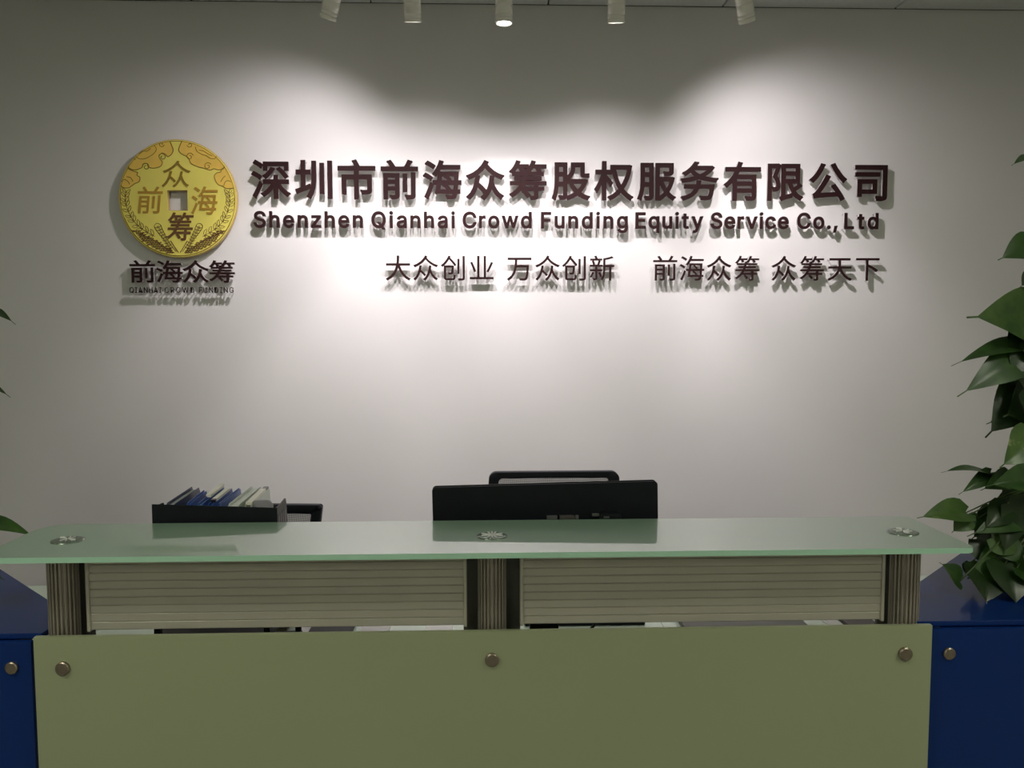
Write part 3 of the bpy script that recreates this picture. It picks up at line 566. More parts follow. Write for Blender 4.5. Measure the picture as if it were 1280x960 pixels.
# wheat ears
def ear(pts, size0, size1, n):
    P = smooth2(pts, 8); bm = bmesh.new(); ribbon(bm, P, 0.0015)
    for i in range(n):
        k = min(int((i + 0.5) / n * (len(P) - 1)), len(P) - 2)
        (x, y), (x2, y2) = P[k], P[k + 1]; a = math.atan2(y2 - y, x2 - x); s = size0 + (size1 - size0) * i / n
        for sd in (-1, 1):
            b = a + sd * 0.75 + math.pi
            c, sn = math.cos(b), math.sin(b)
            loop = [(x + c * s * u - sn * s * v * sd, y + sn * s * u + c * s * v * sd) for u, v in ((0, 0), (0.3, 0.22), (0.7, 0.22), (1, 0), (0.7, -0.12), (0.3, -0.14), (0, 0))]
            ribbon(bm, loop, 0.0016)
    return bm
mir = lambda pts: [(1004 - x, y) for x, y in pts]
for side in (0, 1):
    f = mir if side else (lambda p: p)
    obj('wheat_ear', ear(f([(132, 420), (125, 480), (145, 560), (190, 640), (260, 700), (330, 740)]), 42, 52, 11), M['brownline'], coin)
    # rounded sheaf
    bm = bmesh.new()
    sheaf = f([(455, 860), (400, 770), (345, 700), (328, 665), (345, 645), (372, 655), (390, 700), (430, 780), (480, 850)])
    ribbon(bm, smooth2(sheaf), 0.002)
    for q in range(9):
        t = q / 9; cx, cy = 352 + 95 * t, 665 + 170 * t
        ribbon(bm, smooth2(f([(cx - 22 + 4 * t, cy + 8), (cx + 2, cy + 14), (cx + 22, cy - 4)])), 0.0016)
        ribbon(bm, spiral(*f([(cx + 2, cy + 4)])[0], 9), 0.0012)
    obj('wheat_sheaf', bm, M['brownline'], coin)
# scale and grain field along the bottom
bm = bmesh.new(); cnt = 0
for row in range(14):
    for q in range(-20, 21):
        x = 502 + q * 19 + (9 if row % 2 else 0); y = 705 + row * 14
        r = math.hypot(x - 502, y - 467)
        top = 862 - 0.56 * abs(x - 502) if abs(x - 502) > 40 else 1000
        if r > 402 or y < top - 0 or abs(x - 502) > 330: continue
        j = random.uniform(-0.5, 0.5)
        ribbon(bm, [(x + 10 * math.cos(j + a), y + 8 * math.sin(j + a)) for a in (3.1, 3.7, 4.3, 4.9, 5.5, 6.2)], 0.0026)
        ribbon(bm, [(x - 5, y + 3), (x + 4, y - 4)], 0.0028)
for sgn in (-1, 1):
    ribbon(bm, smooth2([(502 + sgn * 350, 690), (502 + sgn * 300, 712), (502 + sgn * 250, 735), (502 + sgn * 170, 775), (502 + sgn * 60, 850)]), 0.002)
    ribbon(bm, smooth2([(502 + sgn * 60, 770), (502 + sgn * 30, 820), (502 + sgn * 6, 855)]), 0.003)
o = obj('grain_pattern', bm, M['brownline'], coin); o['kind'] = 'stuff'
for ch, (cx, cy, wpx, hpx), m_ in (('众', (495, 290, 205, 195), 'olive'), ('前', (306, 478, 185, 195), 'ochre'), ('海', (695, 480, 190, 205), 'ochre'), ('筹', (515, 668, 185, 205), 'brownline')):
    size = 1.06 * hpx / 427.0 * CR
    f = han_mesh(ch, size, wpx / hpx, {'olive': -0.010, 'ochre': 0.006, 'brownline': 0.010}[m_] * size, 0.0012, 0.12)
    f.transform(Matrix.Rotation(math.pi / 2, 4, 'X') )
    c = link_mesh('coin_character', f, M[m_], coin); u = coin_uv((cx, cy)); c.location = (u[0], -0.0018, u[1])
    tag(c, 'raised character %s on the coin' % ch)

# ------------------------------------------------------------------ reception desk
GZ = 1.101; G_F, G_B = 1.348, 1.578
PZ = 0.954; P_Y = 1.41
desk = thing('reception_desk', 'straight reception desk with white glass front and raised frosted glass counter', 'reception desk', (0, P_Y, 0))
def dk(name, bm, m, parent=None, smooth=False):
    o = obj(name, bm, M[m], parent or desk, smooth)
    if parent is None: o.location = (0, -P_Y, 0)   # meshes below are written in world coordinates
    return o
pxl = at(41, 797, P_Y).x; pxr = at(1166, 781.5, P_Y).x
ptop = (at(41, 797, P_Y).z + at(1166, 781.5, P_Y).z) / 2
PZ = ptop
bm = bmesh.new(); prism(bm, [(pxl, P_Y), (pxr, P_Y), (pxr, P_Y + 0.010), (pxl, P_Y + 0.010)], 0.06, ptop)
bmesh.ops.bevel(bm, geom=bm.edges[:], offset=0.001, segments=2, affect='EDGES')
front = dk('front_panel', bm, 'front')
def bolt(px, py, y, r, parent, root_loc):
    p = at(px, py, y - 0.006); b = bmesh.new()
    lathe(b, [(0, 0.0), (r - 0.002, 0.0), (r, 0.0015), (r, 0.006), (r * 0.6, 0.0062), (r * 0.6, 0.030)], 28, Matrix.Translation((p.x, p.y, p.z) ) @ Matrix.Rotation(-math.pi / 2, 4, 'X'))
    o = obj('standoff_bolt', b, M['bolt'], parent); o.location = (-root_loc[0], -root_loc[1], -root_loc[2]); return o
for px, py in ((77, 837), (615, 826), (1133, 818.5)): bolt(px, py, P_Y, 0.0122, front, (0, 0, 0))
dk('desk_body', bx(pxl + 0.02, pxr - 0.02, 1.432, 1.492, 0.0, 0.885), 'white')
work = thing('worktop', 'pale mint worktop behind the reception desk, seen beyond both outer columns', 'worktop', (0, 1.9, 0))
for s in (-1, 1):
    o = obj('panel_leg', bx(s * 0.55 - 0.012, s * 0.55 + 0.012, 1.494, 2.20, 0.0, 0.735), M['white'], work); o.location = (0, -1.9, 0)
wt = bmesh.new(); prism(wt, [(-0.722, 1.494), (0.722, 1.494), (1.508, 2.28), (-1.508, 2.28)], 0.735, 0.76)
o = obj('top_board', wt, M['mint'], work); o.location = (0, -1.9, 0)
# counter glass
gl, gr = -0.835, 0.832
out = rounded(gl, gr, G_F, G_B, (0.012, 0.012, 0.014, 0.045), 8)
bm = bmesh.new(); prism(bm, out, GZ - 0.0095, GZ)
bmesh.ops.bevel(bm, geom=[e for e in bm.edges if abs(e.verts[0].co.z - e.verts[1].co.z) < 1e-6], offset=0.0012, segments=2, affect='EDGES')
glass = dk('counter_glass', bm, 'counter')
glass.data.materials.append(M['edge'])
for p in glass.data.polygons:
    if abs(p.normal.z) < 0.5: p.material_index = 1
tag(glass, 'frosted green glass shelf on top of the desk')
C_Y = 1.455
colx = [at(85, 753, C_Y).x, at(615, 745, C_Y).x, at(1127, 742, C_Y).x]
flx = [at(80, 753, C_Y).x, at(615, 745, C_Y).x, at(1130, 742, C_Y).x]
for k, x in enumerate(flx):
    dx = (at(85, 681, C_Y).x, at(615, 673, C_Y).x, at(1128, 669, C_Y).x)[k]
    b = bmesh.new(); n = 44; ring = []
    R0 = 0.0255
    pr = []
    for i in range(22):
        a = 2 * math.pi * (i + 0.5) / 22
        for da, rr in ((-0.075, R0 - 0.0060), (-0.065, R0 - 0.0004), (0, R0 + 0.0002), (0.065, R0 - 0.0004), (0.075, R0 - 0.0060)):
            pr.append((x + rr * math.cos(a + da), C_Y + rr * math.sin(a + da)))
    prism(b, pr, 0.885, GZ - 0.0095)
    col = dk('fluted_column', b, 'column')
    lo, hi = [(-0.024, 0.0375), (-0.052, 0.052), (-0.036, 0.024)][k]
    dk('gap_shade_plate', bx(x + lo, x + hi, C_Y + 0.0265, C_Y + 0.034, 0.885, GZ - 0.0095), 'dark')  # dark plate standing in for the shadow gap beside the column
    # spun cap on top of the glass
    b = bmesh.new(); lathe(b, [(0.0275, GZ - 0.001), (0.0275, GZ + 0.0012), (0.0235, GZ + 0.0020)], 40, Matrix.Translation((dx, C_Y, 0)))
    cap = dk('cap_ring', b, 'discrim', None, True)
    b = bmesh.new(); lathe(b, [(0.0237, -0.0004), (0.010, 0.0002), (0.002, 0.0005), (0, 0.0005)], 48)
    dsc = obj('cap_disc', b, M['disc'], cap, True); dsc.location = (dx, C_Y, GZ + 0.0024)
    tag(dsc, 'dark polished round cap')
    b = bmesh.new()  # highlight of the cap modelled as a raised bright star
    glint_rays = [[(a, 0.0165, 0.25 if a % 90 == 35 else 0.13) for a in (35, 80, 125, 170, 215, 260, 305, 350)],
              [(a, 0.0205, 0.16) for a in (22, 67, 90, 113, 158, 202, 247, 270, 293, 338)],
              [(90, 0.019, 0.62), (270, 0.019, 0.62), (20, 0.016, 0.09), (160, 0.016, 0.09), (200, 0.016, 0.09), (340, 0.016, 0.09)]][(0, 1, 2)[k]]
    if k == 0: glint_rays = [(150, 0.020, 0.42), (330, 0.020, 0.42), (60, 0.015, 0.10), (95, 0.015, 0.10), (240, 0.015, 0.10), (280, 0.015, 0.10)]
    for a, L, wd in glint_rays:
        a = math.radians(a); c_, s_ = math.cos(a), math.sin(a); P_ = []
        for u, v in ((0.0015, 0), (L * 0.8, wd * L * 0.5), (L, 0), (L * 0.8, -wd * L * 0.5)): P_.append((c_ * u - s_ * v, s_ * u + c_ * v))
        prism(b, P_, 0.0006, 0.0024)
    st = obj('glint_star', b, M['glint'], cap); st.location = (dx, C_Y, GZ + 0.0022); st['kind'] = 'stuff'
# slat panels
S_Y = 1.438
for (pa, pb) in ((108, 583.5), (650, 1105)):
    xa, xb = at(pa, 745, S_Y).x, at(pb, 745, S_Y).x
    z0 = (at(pa, 790 if pa < 300 else 779.5, S_Y).z + at(pb, 779.5 if pa < 300 else 775.5, S_Y).z) / 2
    t = dk('slat_panel', bx(xa + 0.002, xb - 0.002, S_Y + 0.0075, S_Y + 0.010, z0 + 0.002, GZ - 0.0100), 'slat')
    for x in (xa, xb - 0.006): obj('end_frame', bx(x, x + 0.006, S_Y - 0.003, S_Y + 0.018, z0 - 0.002, GZ - 0.0100, bev=0.0008, seg=1), M['slat'], t)
    ns = 10; hgt = (GZ - 0.0100 - z0) / ns; b0 = None
    for i in range(ns):
        if b0 is None:
            b = bmesh.new()
            L = xb - xa - 0.012
            prof = [(0.0075, 0.0002), (0.0012, 0.0003), (0.0, 0.0016), (0.0006, hgt - 0.0016), (0.0016, hgt - 0.0003), (0.0075, hgt - 0.0002)]
            v0 = [b.verts.new((0, y, z)) for y, z in prof]; v1 = [b.verts.new((L, y, z)) for y, z in prof]
            b.faces.new(v0); b.faces.new(v1[::-1])
            for q in range(6): b.faces.new((v0[q], v0[(q + 1) % 6], v1[(q + 1) % 6], v1[q]))
            sl = obj('slat', b, M['slat'], t); b0 = sl
        else:
            sl = b0.copy(); COL.objects.link(sl)
        sl.location = (xa + 0.006, S_Y, z0 + i * hgt)

# blue side cabinets
for s, nm, bpx, lab in ((-1, 'left', (13, 836), 'glossy blue side cabinet joined to the left end of the desk'), (1, 'right', (1188, 818), 'glossy blue side cabinet at the right end, under the trailing plant')):
    t = thing('side_cabinet', lab, 'cabinet', (s * 1.2, 1.43, 0))
    off = (-s * 1.2, -1.43, 0)
    B_Y = 1.423
    poly = [(0.738, 1.4945), (0.745, 1.50), (1.317, 2.07), (1.75, 2.07), (1.75, 1.435), (0.776, 1.435), (0.776, 1.4945)]
    pts = [(s * x, y) for x, y in poly]
    body = [(s * x, y) for x, y in [(0.83, 1.50), (1.36, 2.03), (1.72, 2.03), (1.72, 1.446), (0.83, 1.446)]]
    b = bmesh.new(); prism(b, body, 0.05, PZ - 0.013); o = obj('body', b, M['blue'], t); o.location = off
    b = bmesh.new(); prism(b, pts, PZ - 0.012, PZ - 0.002); bmesh.ops.bevel(b, geom=b.edges[:], offset=0.001, segments=1, affect='EDGES')
    o = obj('cabinet_top', b, M['blue'], t); o.location = off
    x0, x1 = sorted((s * 0.79, s * 1.75))
    o = obj('front_panel', bx(x0, x1, B_Y, B_Y + 0.010, 0.06, PZ - 0.0125, bev=0.001), M['blue'], t); o.location = off; fp = o
    b = bmesh.new(); box(b, min(s * 0.84, s * 1.7), max(s * 0.84, s * 1.7), 1.50, 1.99, 0.0, 0.05)
    o = obj('plinth', b, M['dark'], t); o.location = off
    bolt(*bpx, B_Y, 0.0110, fp, (0, 0, 0))

# ------------------------------------------------------------------ monitor
ml, mr = at(541.5, 611, 1.63), at(820.5, 603, 1.63)
mcx = (ml.x + mr.x) / 2; mtop = (ml.z + mr.z) / 2; mw = mr.x - ml.x
roll = math.atan2(mr.z - ml.z, mw)
mon = thing('monitor', 'wide black computer monitor seen from behind, in the middle of the desk', 'monitor', (mcx, 1.70, 0.76))
mh = 0.27
RM = Matrix.Translation((0, -0.07, mtop - 0.76)) @ Matrix.Rotation(-roll, 4, 'Y')
b = bmesh.new(); prism(b, rounded(-mw / 2, mw / 2, -mh, 0, 0.005, 5), 0, 0.018, Matrix.Rotation(math.pi / 2, 4, 'X'))
bmesh.ops.transform(b, matrix=RM @ Matrix.Translation((0, 0.018, 0)), verts=b.verts)
bmesh.ops.bevel(b, geom=[e for e in b.edges if abs(e.verts[0].co.y - e.verts[1].co.y) < 1e-4], offset=0.0025, segments=2, affect='EDGES')
shell = obj('back_shell', b, M['black'], mon)
b = bmesh.new(); box(b, -mw / 2 + 0.012, mw / 2 - 0.012, 0.0178, 0.0195, -mh + 0.014, -0.012, mtx=RM); obj('screen', b, M['blackgloss'], mon)
b = bmesh.new()
prism(b, rounded(-mw * 0.42, mw * 0.42, -mh + 0.02, -0.078, 0.012, 5), 0, 0.014, Matrix.Rotation(math.pi / 2, 4, 'X'))
bmesh.ops.transform(b, matrix=RM @ Matrix.Translation((0, 0.001, 0)), verts=b.verts)
bmesh.ops.bevel(b, geom=[e for e in b.edges if abs(e.verts[0].co.y - e.verts[1].co.y) < 1e-4], offset=0.004, segments=2, affect='EDGES')
hump = obj('electronics_cover', b, M['black'], mon)
# vent grooves and ports along the cover's upper edge
b = bmesh.new()
for i in range(26): box(b, -0.165 + i * 0.005, -0.163 + i * 0.005, -0.0150, -0.0132, -0.088, -0.081, mtx=RM)
obj('vent_slots', b, M['blackgloss'], hump)['kind'] = 'stuff'
def mpx(px, py): p = at(px, py, 1.617); return (p.x - mcx, p.z - mtop)
for (pa, pb, ya, yb, m_, nm, dep) in ((684, 697, 646, 650, 'port', 'video_port', 0.004), (700, 719, 645.5, 650.5, 'greypl', 'video_port', 0.005), (720, 724, 645.5, 650, 'port', 'port_label', 0.001), (741, 750, 643.5, 646.5, 'port', 'audio_port', 0.002)):
    x0, z1 = mpx(pa, ya); x1, z0 = mpx(pb, yb); b = bmesh.new(); box(b, x0, x1, -0.002 - dep - 0.002, 0.002, z0, z1, bev=0.0006, seg=1)
    o = obj(nm, b, M[m_], mon); o.location = (0, -0.070, mtop - 0.76)
x0, z1 = mpx(750, 641); x1, z0 = mpx(775, 656.5); b = bmesh.new(); box(b, x0, x1, -0.026, 0.0, z0, z1, bev=0.002)
pl = obj('power_plug', b, M['black'], mon); pl.location = (0, -0.070, mtop - 0.76)
b = bmesh.new()
for k in range(4): box(b, x0 + 0.006 + k * 0.0028, x0 + 0.008 + k * 0.0028, -0.0266, -0.0259, z1 - 0.0075, z1 - 0.004)
obj('plug_print', b, M['port'], pl)
b = bmesh.new(); tube(b, catmull([(x1 - 0.01, -0.088, mtop - 0.76 + z0 + 0.002), (x1 - 0.005, -0.085, 0.22), (x1 - 0.03, 0.0, 0.10), (x1 - 0.08, 0.06, 0.02), (x1 - 0.2, 0.08, 0.006)]), 0.0035); obj('power_cable', b, M['black'], mon)
b = bmesh.new(); box(b, -0.03, 0.03, -0.045, -0.03, 0.02, mtop - 0.76 - 0.12, bev=0.003); box(b, -0.03, 0.03, -0.075, -0.035, mtop - 0.76 - 0.17, mtop - 0.76 - 0.12, bev=0.003); obj('stand_neck', b, M['black'], mon)
b = bmesh.new(); prism(b, rounded(-0.12, 0.12, -0.11, 0.09, 0.03), 0, 0.012); bmesh.ops.translate(b, verts=b.verts, vec=(0, 0.02, 0)); obj('stand_base', b, M['blackgloss'], mon)

# ------------------------------------------------------------------ mesh chairs
def chair(label, x, y, topz, rz, w, htop, taper, mesh_in, rad=0.022):
    c = thing('mesh_office_chair', label, 'chair', (x, y, 0), (0, 0, rz), 'black mesh office chairs behind the desk')
    # backrest in XZ, front faces -Y (towards the desk)
    H = 0.50; bar = 0.024
    def prof(t, inset):   # half width at height t (0 bottom..1 top)
        return w / 2 * (1 - taper * (1 - t)) - inset
    def loop(ins, top, bot, r, n=6):
        hw1, hw0 = prof(1, ins), prof(0, ins); pts = []
        for (sx, sz, a0) in ((1, 1, 0), (-1, 1, 90), (-1, -1, 180), (1, -1, 270)):
            hw = hw1 if sz > 0 else hw0; zz = top if sz > 0 else bot
            for i in range(n + 1):
                a = math.radians(a0 + 90 * i / n); pts.append((sx * (hw - r) + r * math.cos(a), zz - sz * r + r * math.sin(a)))
        return pts
    yb = 0.0
    def bend(x_, z_): return 0.035 * (x_ / (w / 2)) ** 2 * -1 - 0.02 * ((z_ - topz + H * 0.5) / H)
    outl = loop(0, topz, topz - H, rad); inl = loop(mesh_in, topz - htop, topz - H + 0.05, rad * 0.5)
    b = bmesh.new(); n = len(outl); rings = []
    for o_, i_ in zip(outl, inl):
        rings.append([b.verts.new((o_[0], bend(*o_) - 0.012, o_[1])), b.verts.new((i_[0], bend(*i_) - 0.012, i_[1])), b.verts.new((i_[0], bend(*i_) + 0.012, i_[1])), b.verts.new((o_[0], bend(*o_) + 0.012, o_[1]))])
    for k in range(n):
        a, d = rings[k], rings[(k + 1) % n]
        for q in range(4): b.faces.new((a[q], d[q], d[(q + 1) % 4], a[(q + 1) % 4]))
    bmesh.ops.bevel(b, geom=b.edges[:], offset=0.0012, segments=1, affect='EDGES')
    bk = obj('backrest_frame', b, M['black'], c, True)
    # woven mesh: crossing threads
    b = bmesh.new(); wi = prof(1, mesh_in) + 0.004; zt, zb = topz - htop + 0.004, topz - H + 0.046
    st = 0.0042
    k = -wi
    while k < wi:
        P = []
        for q in range(7):
            t = q / 6; z_ = zb + (zt - zb) * t; x_ = k * (prof(t, mesh_in) + 0.004) / wi; P.append((x_, bend(x_, z_), z_))
        tube(b, P, 0.0009, n=3); k += st
    z_ = zb
    while z_ < zt:
        t = (z_ - zb) / (zt - zb); hw = prof(t, mesh_in) + 0.004
        tube(b, [(hw * (q / 4 - 1), bend(hw * (q / 4 - 1), z_), z_) for q in range(9)], 0.0010, n=3); z_ += st
    mh_ = obj('backrest_mesh', b, M['mesh'], c); mh_['kind'] = 'stuff'
    sz = 0.46
    b = bmesh.new(); prism(b, rounded(-0.24, 0.24, -0.50, -0.06, 0.06), sz - 0.06, sz)
    bmesh.ops.bevel(b, geom=[e for e in b.edges if abs(e.verts[0].co.z - e.verts[1].co.z) < 1e-5], offset=0.015, segments=3, affect='EDGES'); obj('seat', b, M['black'], c, False)
    b = bmesh.new(); tube(b, catmull([(0, 0.012, topz - H + 0.03), (0, 0.03, sz + 0.05), (0, 0.0, sz - 0.06), (0, -0.12, sz - 0.075), (0, -0.27, sz - 0.07)]), 0.018); obj('back_bracket', b, M['black'], c, True)
    for s in (-1, 1):
        b = bmesh.new(); tube(b, catmull([(s * 0.24, -0.28, sz - 0.05), (s * 0.27, -0.28, sz + 0.02), (s * 0.27, -0.25, sz + 0.18)]), 0.012)
        box(b, s * 0.27 - 0.03, s * 0.27 + 0.03, -0.36, -0.13, sz + 0.175, sz + 0.20, bev=0.008); obj('armrest', b, M['black'], c)
    b = bmesh.new(); lathe(b, [(0, 0.06), (0.03, 0.06), (0.03, 0.2), (0.018, 0.2), (0.018, sz - 0.06), (0, sz - 0.06)], 16, Matrix.Translation((0, -0.28, 0))); obj('gas_lift', b, M['blackgloss'], c)
    for k in range(5):
        a = 2 * math.pi * k / 5 + 0.3; ex, ey = 0.29 * math.cos(a), -0.28 + 0.29 * math.sin(a)
        b = bmesh.new(); tube(b, [(0, -0.28, 0.10), (ex, ey, 0.07)], 0.022, taper=0.014); leg = obj('base_spoke', b, M['black'], c)
        b = bmesh.new(); lathe(b, [(0, -0.011), (0.027, -0.011), (0.029, 0), (0.027, 0.011), (0, 0.011)], 14, Matrix.Translation((ex, ey, 0.034)) @ Matrix.Rotation(a, 4, 'Z') @ Matrix.Rotation(math.pi / 2, 4, 'X')); tube(b, [(ex, ey, 0.034), (ex, ey, 0.075)], 0.006); obj('caster', b, M['blackgloss'], leg)
    return c
a, b_ = at(611, 590, 2.50), at(772, 591.5, 2.50)
chair('black mesh office chair whose rounded top rises behind the monitor', (a.x + b_.x) / 2, 2.52, (at(640, 588, 2.5).z), 0.0, b_.x - a.x, 0.021, -0.12, 0.030)
tr = at(405, 629, 2.55)
chair('black mesh office chair mostly hidden behind the file box', tr.x - 0.225, 2.60, at(385, 629, 2.56).z, math.radians(-4), 0.45, 0.030, 0.30, 0.036, 0.008)

# ------------------------------------------------------------------ file box with folders
FB_Y = 1.590
fl_, fr_ = at(190, 631, FB_Y), at(345.5, 635.5, FB_Y)
fbx = (fl_.x + fr_.x) / 2; fw = fr_.x - fl_.x
ftop = (fl_.z + fr_.z) / 2; froll = math.atan2(fl_.z - fr_.z, fw)
DZ0 = 0.76
fb = thing('file_box', 'open black plastic file box full of folders, left on the desk', 'file box', (fbx, FB_Y, DZ0))
TH = ftop - DZ0; hf = 0.165; dl = fl_.z - ftop; dr = fr_.z - ftop; DB = 0.27
def trapz(x0, x1, z0, zl, zr, y0, y1):
    b = bmesh.new(); prism(b, [(x0, z0), (x1, z0), (x1, zr), (x0, zl)], y0, y1, Matrix(((1, 0, 0, 0), (0, 0, 1, 0), (0, 1, 0, 0), (0, 0, 0, 1)))); return b
# stand: the box sits on a stack of paper trays so that it clears the counter
b = trapz(-fw / 2, fw / 2, TH - hf, TH + dl, TH + dr, 0, 0.003); bmesh.ops.bevel(b, geom=b.edges[:], offset=0.0006, segments=1, affect='EDGES'); obj('front_wall', b, M['black'], fb)
def side(x, ztop, name, m, slots):
    y1 = 0.075 if slots else 0.05
    prof = [(0.003, ztop), (y1 * 0.55, ztop + 0.001), (y1, ztop + (0.004 if slots else 0)), (y1 + 0.006, ztop - 0.010), (y1 + 0.014, ztop - 0.07), (DB, TH - hf + 0.06), (DB, TH - hf), (0.003, TH - hf)]
    b = bmesh.new(); prism(b, prof, x - 0.0015, x + 0.0015, Matrix(((0, 0, 1, 0), (1, 0, 0, 0), (0, 1, 0, 0), (0, 0, 0, 1)))); o = obj(name, b, M[m], fb)
    if slots:
        b = bmesh.new()
        for k in range(4): box(b, x + 0.0008, x + 0.0022, 0.014 + k * 0.015, 0.021 + k * 0.015, TH - 0.10, ztop - 0.016 + 0.0005 * k)
        obj('side_slot', b, M['blackgloss'], o)
side(-fw / 2 + 0.0015, TH + dl - 0.007, 'side_wall', 'black', False)
side(fw / 2 - 0.0015, TH + dr, 'side_wall', 'greypl', True)
obj('box_bottom', bx(-fw / 2, fw / 2, 0, DB, TH - hf - 0.003, TH - hf), M['black'], fb)
obj('back_wall', bx(-fw / 2, fw / 2, DB, DB + 0.003, TH - hf - 0.003, TH - hf + 0.06), M['black'], fb)
# paper ream box the file box stands on
rm = thing('document_tray', 'black desk tray under the file box, seen through the gap below the slats', 'tray', (-0.54, FB_Y + 0.145, DZ0))
tz = TH - hf - 0.003
obj('tray_base', bx(-0.115, 0.115, -0.13, 0.15, 0.0, 0.012, bev=0.002), M['black'], rm)
obj('tray_top', bx(-0.115, 0.115, -0.13, 0.15, tz - 0.010, tz, bev=0.002), M['black'], rm)
for sx in (-1, 1):
    for sy in (-0.122, 0.142): obj('tray_post', bx(sx * 0.107 - 0.006, sx * 0.107 + 0.006, sy - 0.006, sy + 0.006, 0.012, tz - 0.010), M['black'], rm)
obj('tray_shelf', bx(-0.115, 0.115, -0.13, 0.15, tz * 0.5, tz * 0.5 + 0.005), M['black'], rm)

FZ0 = DZ0 + TH - hf + 0.001
def folder(name, label, pf, pb, yf, yb, thick, m, lean, cat='folder', parts=()):
    """upright folder; top edge runs from photo pixel pf at depth yf to pb at depth yb"""
    A, B = at(*pf, yf), at(*pb, yb)
    t = thing(name, label, cat, (A.x, A.y, FZ0), group='folders in the file box')
    d = B - A; za, zb_ = A.z - FZ0, B.z - FZ0
    def slab(x0, x1, ins, m_, nm):
        b = bmesh.new()
        prof = [(0, 0), (d.y, 0), (d.y, zb_ - ins - 0.012), (d.y - 0.012, zb_ - ins), (0.02, za - ins), (0, za - ins - 0.01)]
        vs0 = []; vs1 = []
        for y_, z_ in prof:
            xs_ = d.x * (y_ / d.y) - lean * (1 - z_ / max(za, 0.01))
            vs0.append(b.verts.new((x0 + xs_, y_, z_))); vs1.append(b.verts.new((x1 + xs_, y_, z_)))
        b.faces.new(vs0); b.faces.new(vs1[::-1]); n = len(prof)
        for i in range(n): b.faces.new((vs0[i], vs0[(i + 1) % n], vs1[(i + 1) % n], vs1[i]))
        return obj(nm, b, M[m_], t)
    cm = m
    slab(-thick / 2, -thick / 2 + 0.0012, 0, cm, 'cover'); slab(thick / 2 - 0.0012, thick / 2, 0.002, cm, 'cover')
    slab(-thick / 2 + 0.0015, thick / 2 - 0.0015, 0.006, parts[0] if parts else 'paper', 'paper_block')
    for (t0, t1, wd, mm, dz) in parts[1:]:
        b = bmesh.new()
        y0, y1 = d.y * t0, d.y * t1; z0_ = za + (zb_ - za) * t0; z1_ = za + (zb_ - za) * t1
        xa_, xb_ = d.x * t0, d.x * t1
        q = []
        for (x_, y_, z_) in ((xa_, y0, z0_), (xb_, y1, z1_)):
            q.append([b.verts.new((x_ - wd / 2, y_, z_ - 0.002 + dz)), b.verts.new((x_ + wd / 2, y_, z_ - 0.002 + dz)), b.verts.new((x_ + wd / 2, y_, z_ + 0.004 + dz)), b.verts.new((x_ - wd / 2, y_, z_ + 0.004 + dz))])
        b.faces.new(q[0]); b.faces.new(q[1][::-1])
        for i in range(4): b.faces.new((q[0][i], q[0][(i + 1) % 4], q[1][(i + 1) % 4], q[1][i]))
        o = obj('clip', b, M[mm], t); tag(o, 'cream spring clip' if mm == 'clip' else 'dark clip jaw')
    return t
folder('folder', 'navy folder with pale grey papers, leftmost in the file box', (210, 631), (246, 607), 1.605, 1.80, 0.016, 'fnavy', 0.008, parts=('papergrey',))
folder('folder', 'blue folder standing open just right of the navy one', (233, 631), (258, 611), 1.605, 1.78, 0.006, 'fblue', 0.008, parts=('fblue',))
folder('folder', 'teal and blue folder with the upper cream clip on its top edge', (247, 631.5), (279, 606), 1.61, 1.83, 0.008, 'fblue', 0.008, parts=('fgreen', (0.40, 0.97, 0.010, 'clip', 0.0)))
folder('folder', 'blue folder with the lower cream clip on its top edge', (260, 632), (290, 608), 1.61, 1.84, 0.007, 'fblue', 0.015, parts=('fgreen', (0.22, 0.82, 0.009, 'clip', 0.0), (0.18, 0.24, 0.009, 'clipd', 0.0)))
folder('folder', 'thin blue folder between the clipped folders and the white one', (272, 632), (301, 608.5), 1.61, 1.85, 0.004, 'fblue', 0.01, parts=('paper',))
folder('folder', 'thick clear white folder with a creased cover in the file box', (290, 632), (322, 606), 1.61, 1.87, 0.020, 'fclear', 0.01, parts=('fclear',))
folder('folder', 'clear white folder with the cream clip, rightmost in the file box', (308, 633), (334, 608), 1.62, 1.87, 0.012, 'fclear', 0.0, parts=('paper', (0.10, 0.78, 0.012, 'clip', 0.0), (0.78, 0.95, 0.010, 'clipd', -0.002)))
A = at(333, 630, 1.66)
t = thing('notepad', 'small lilac grey notepad tucked in behind the grey side of the file box', 'notepad', (A.x - 0.008, 1.66, FZ0))
hN = at(340, 624.5, 1.66).z - FZ0
b = bmesh.new(); prism(b, rounded(-0.022, 0.022, 0, hN, (0.001, 0.001, 0.012, 0.012), 6), 0, 0.006, Matrix.Rotation(math.pi / 2, 4, 'X')); obj('cover', b, mat('notepad_lilac', (0.42, 0.40, 0.44), 0.5), t)
b = bmesh.new(); box(b, -0.020, 0.020, 0.0005, 0.004, 0.001, hN - 0.012); obj('page_block', b, M['paper'], t)

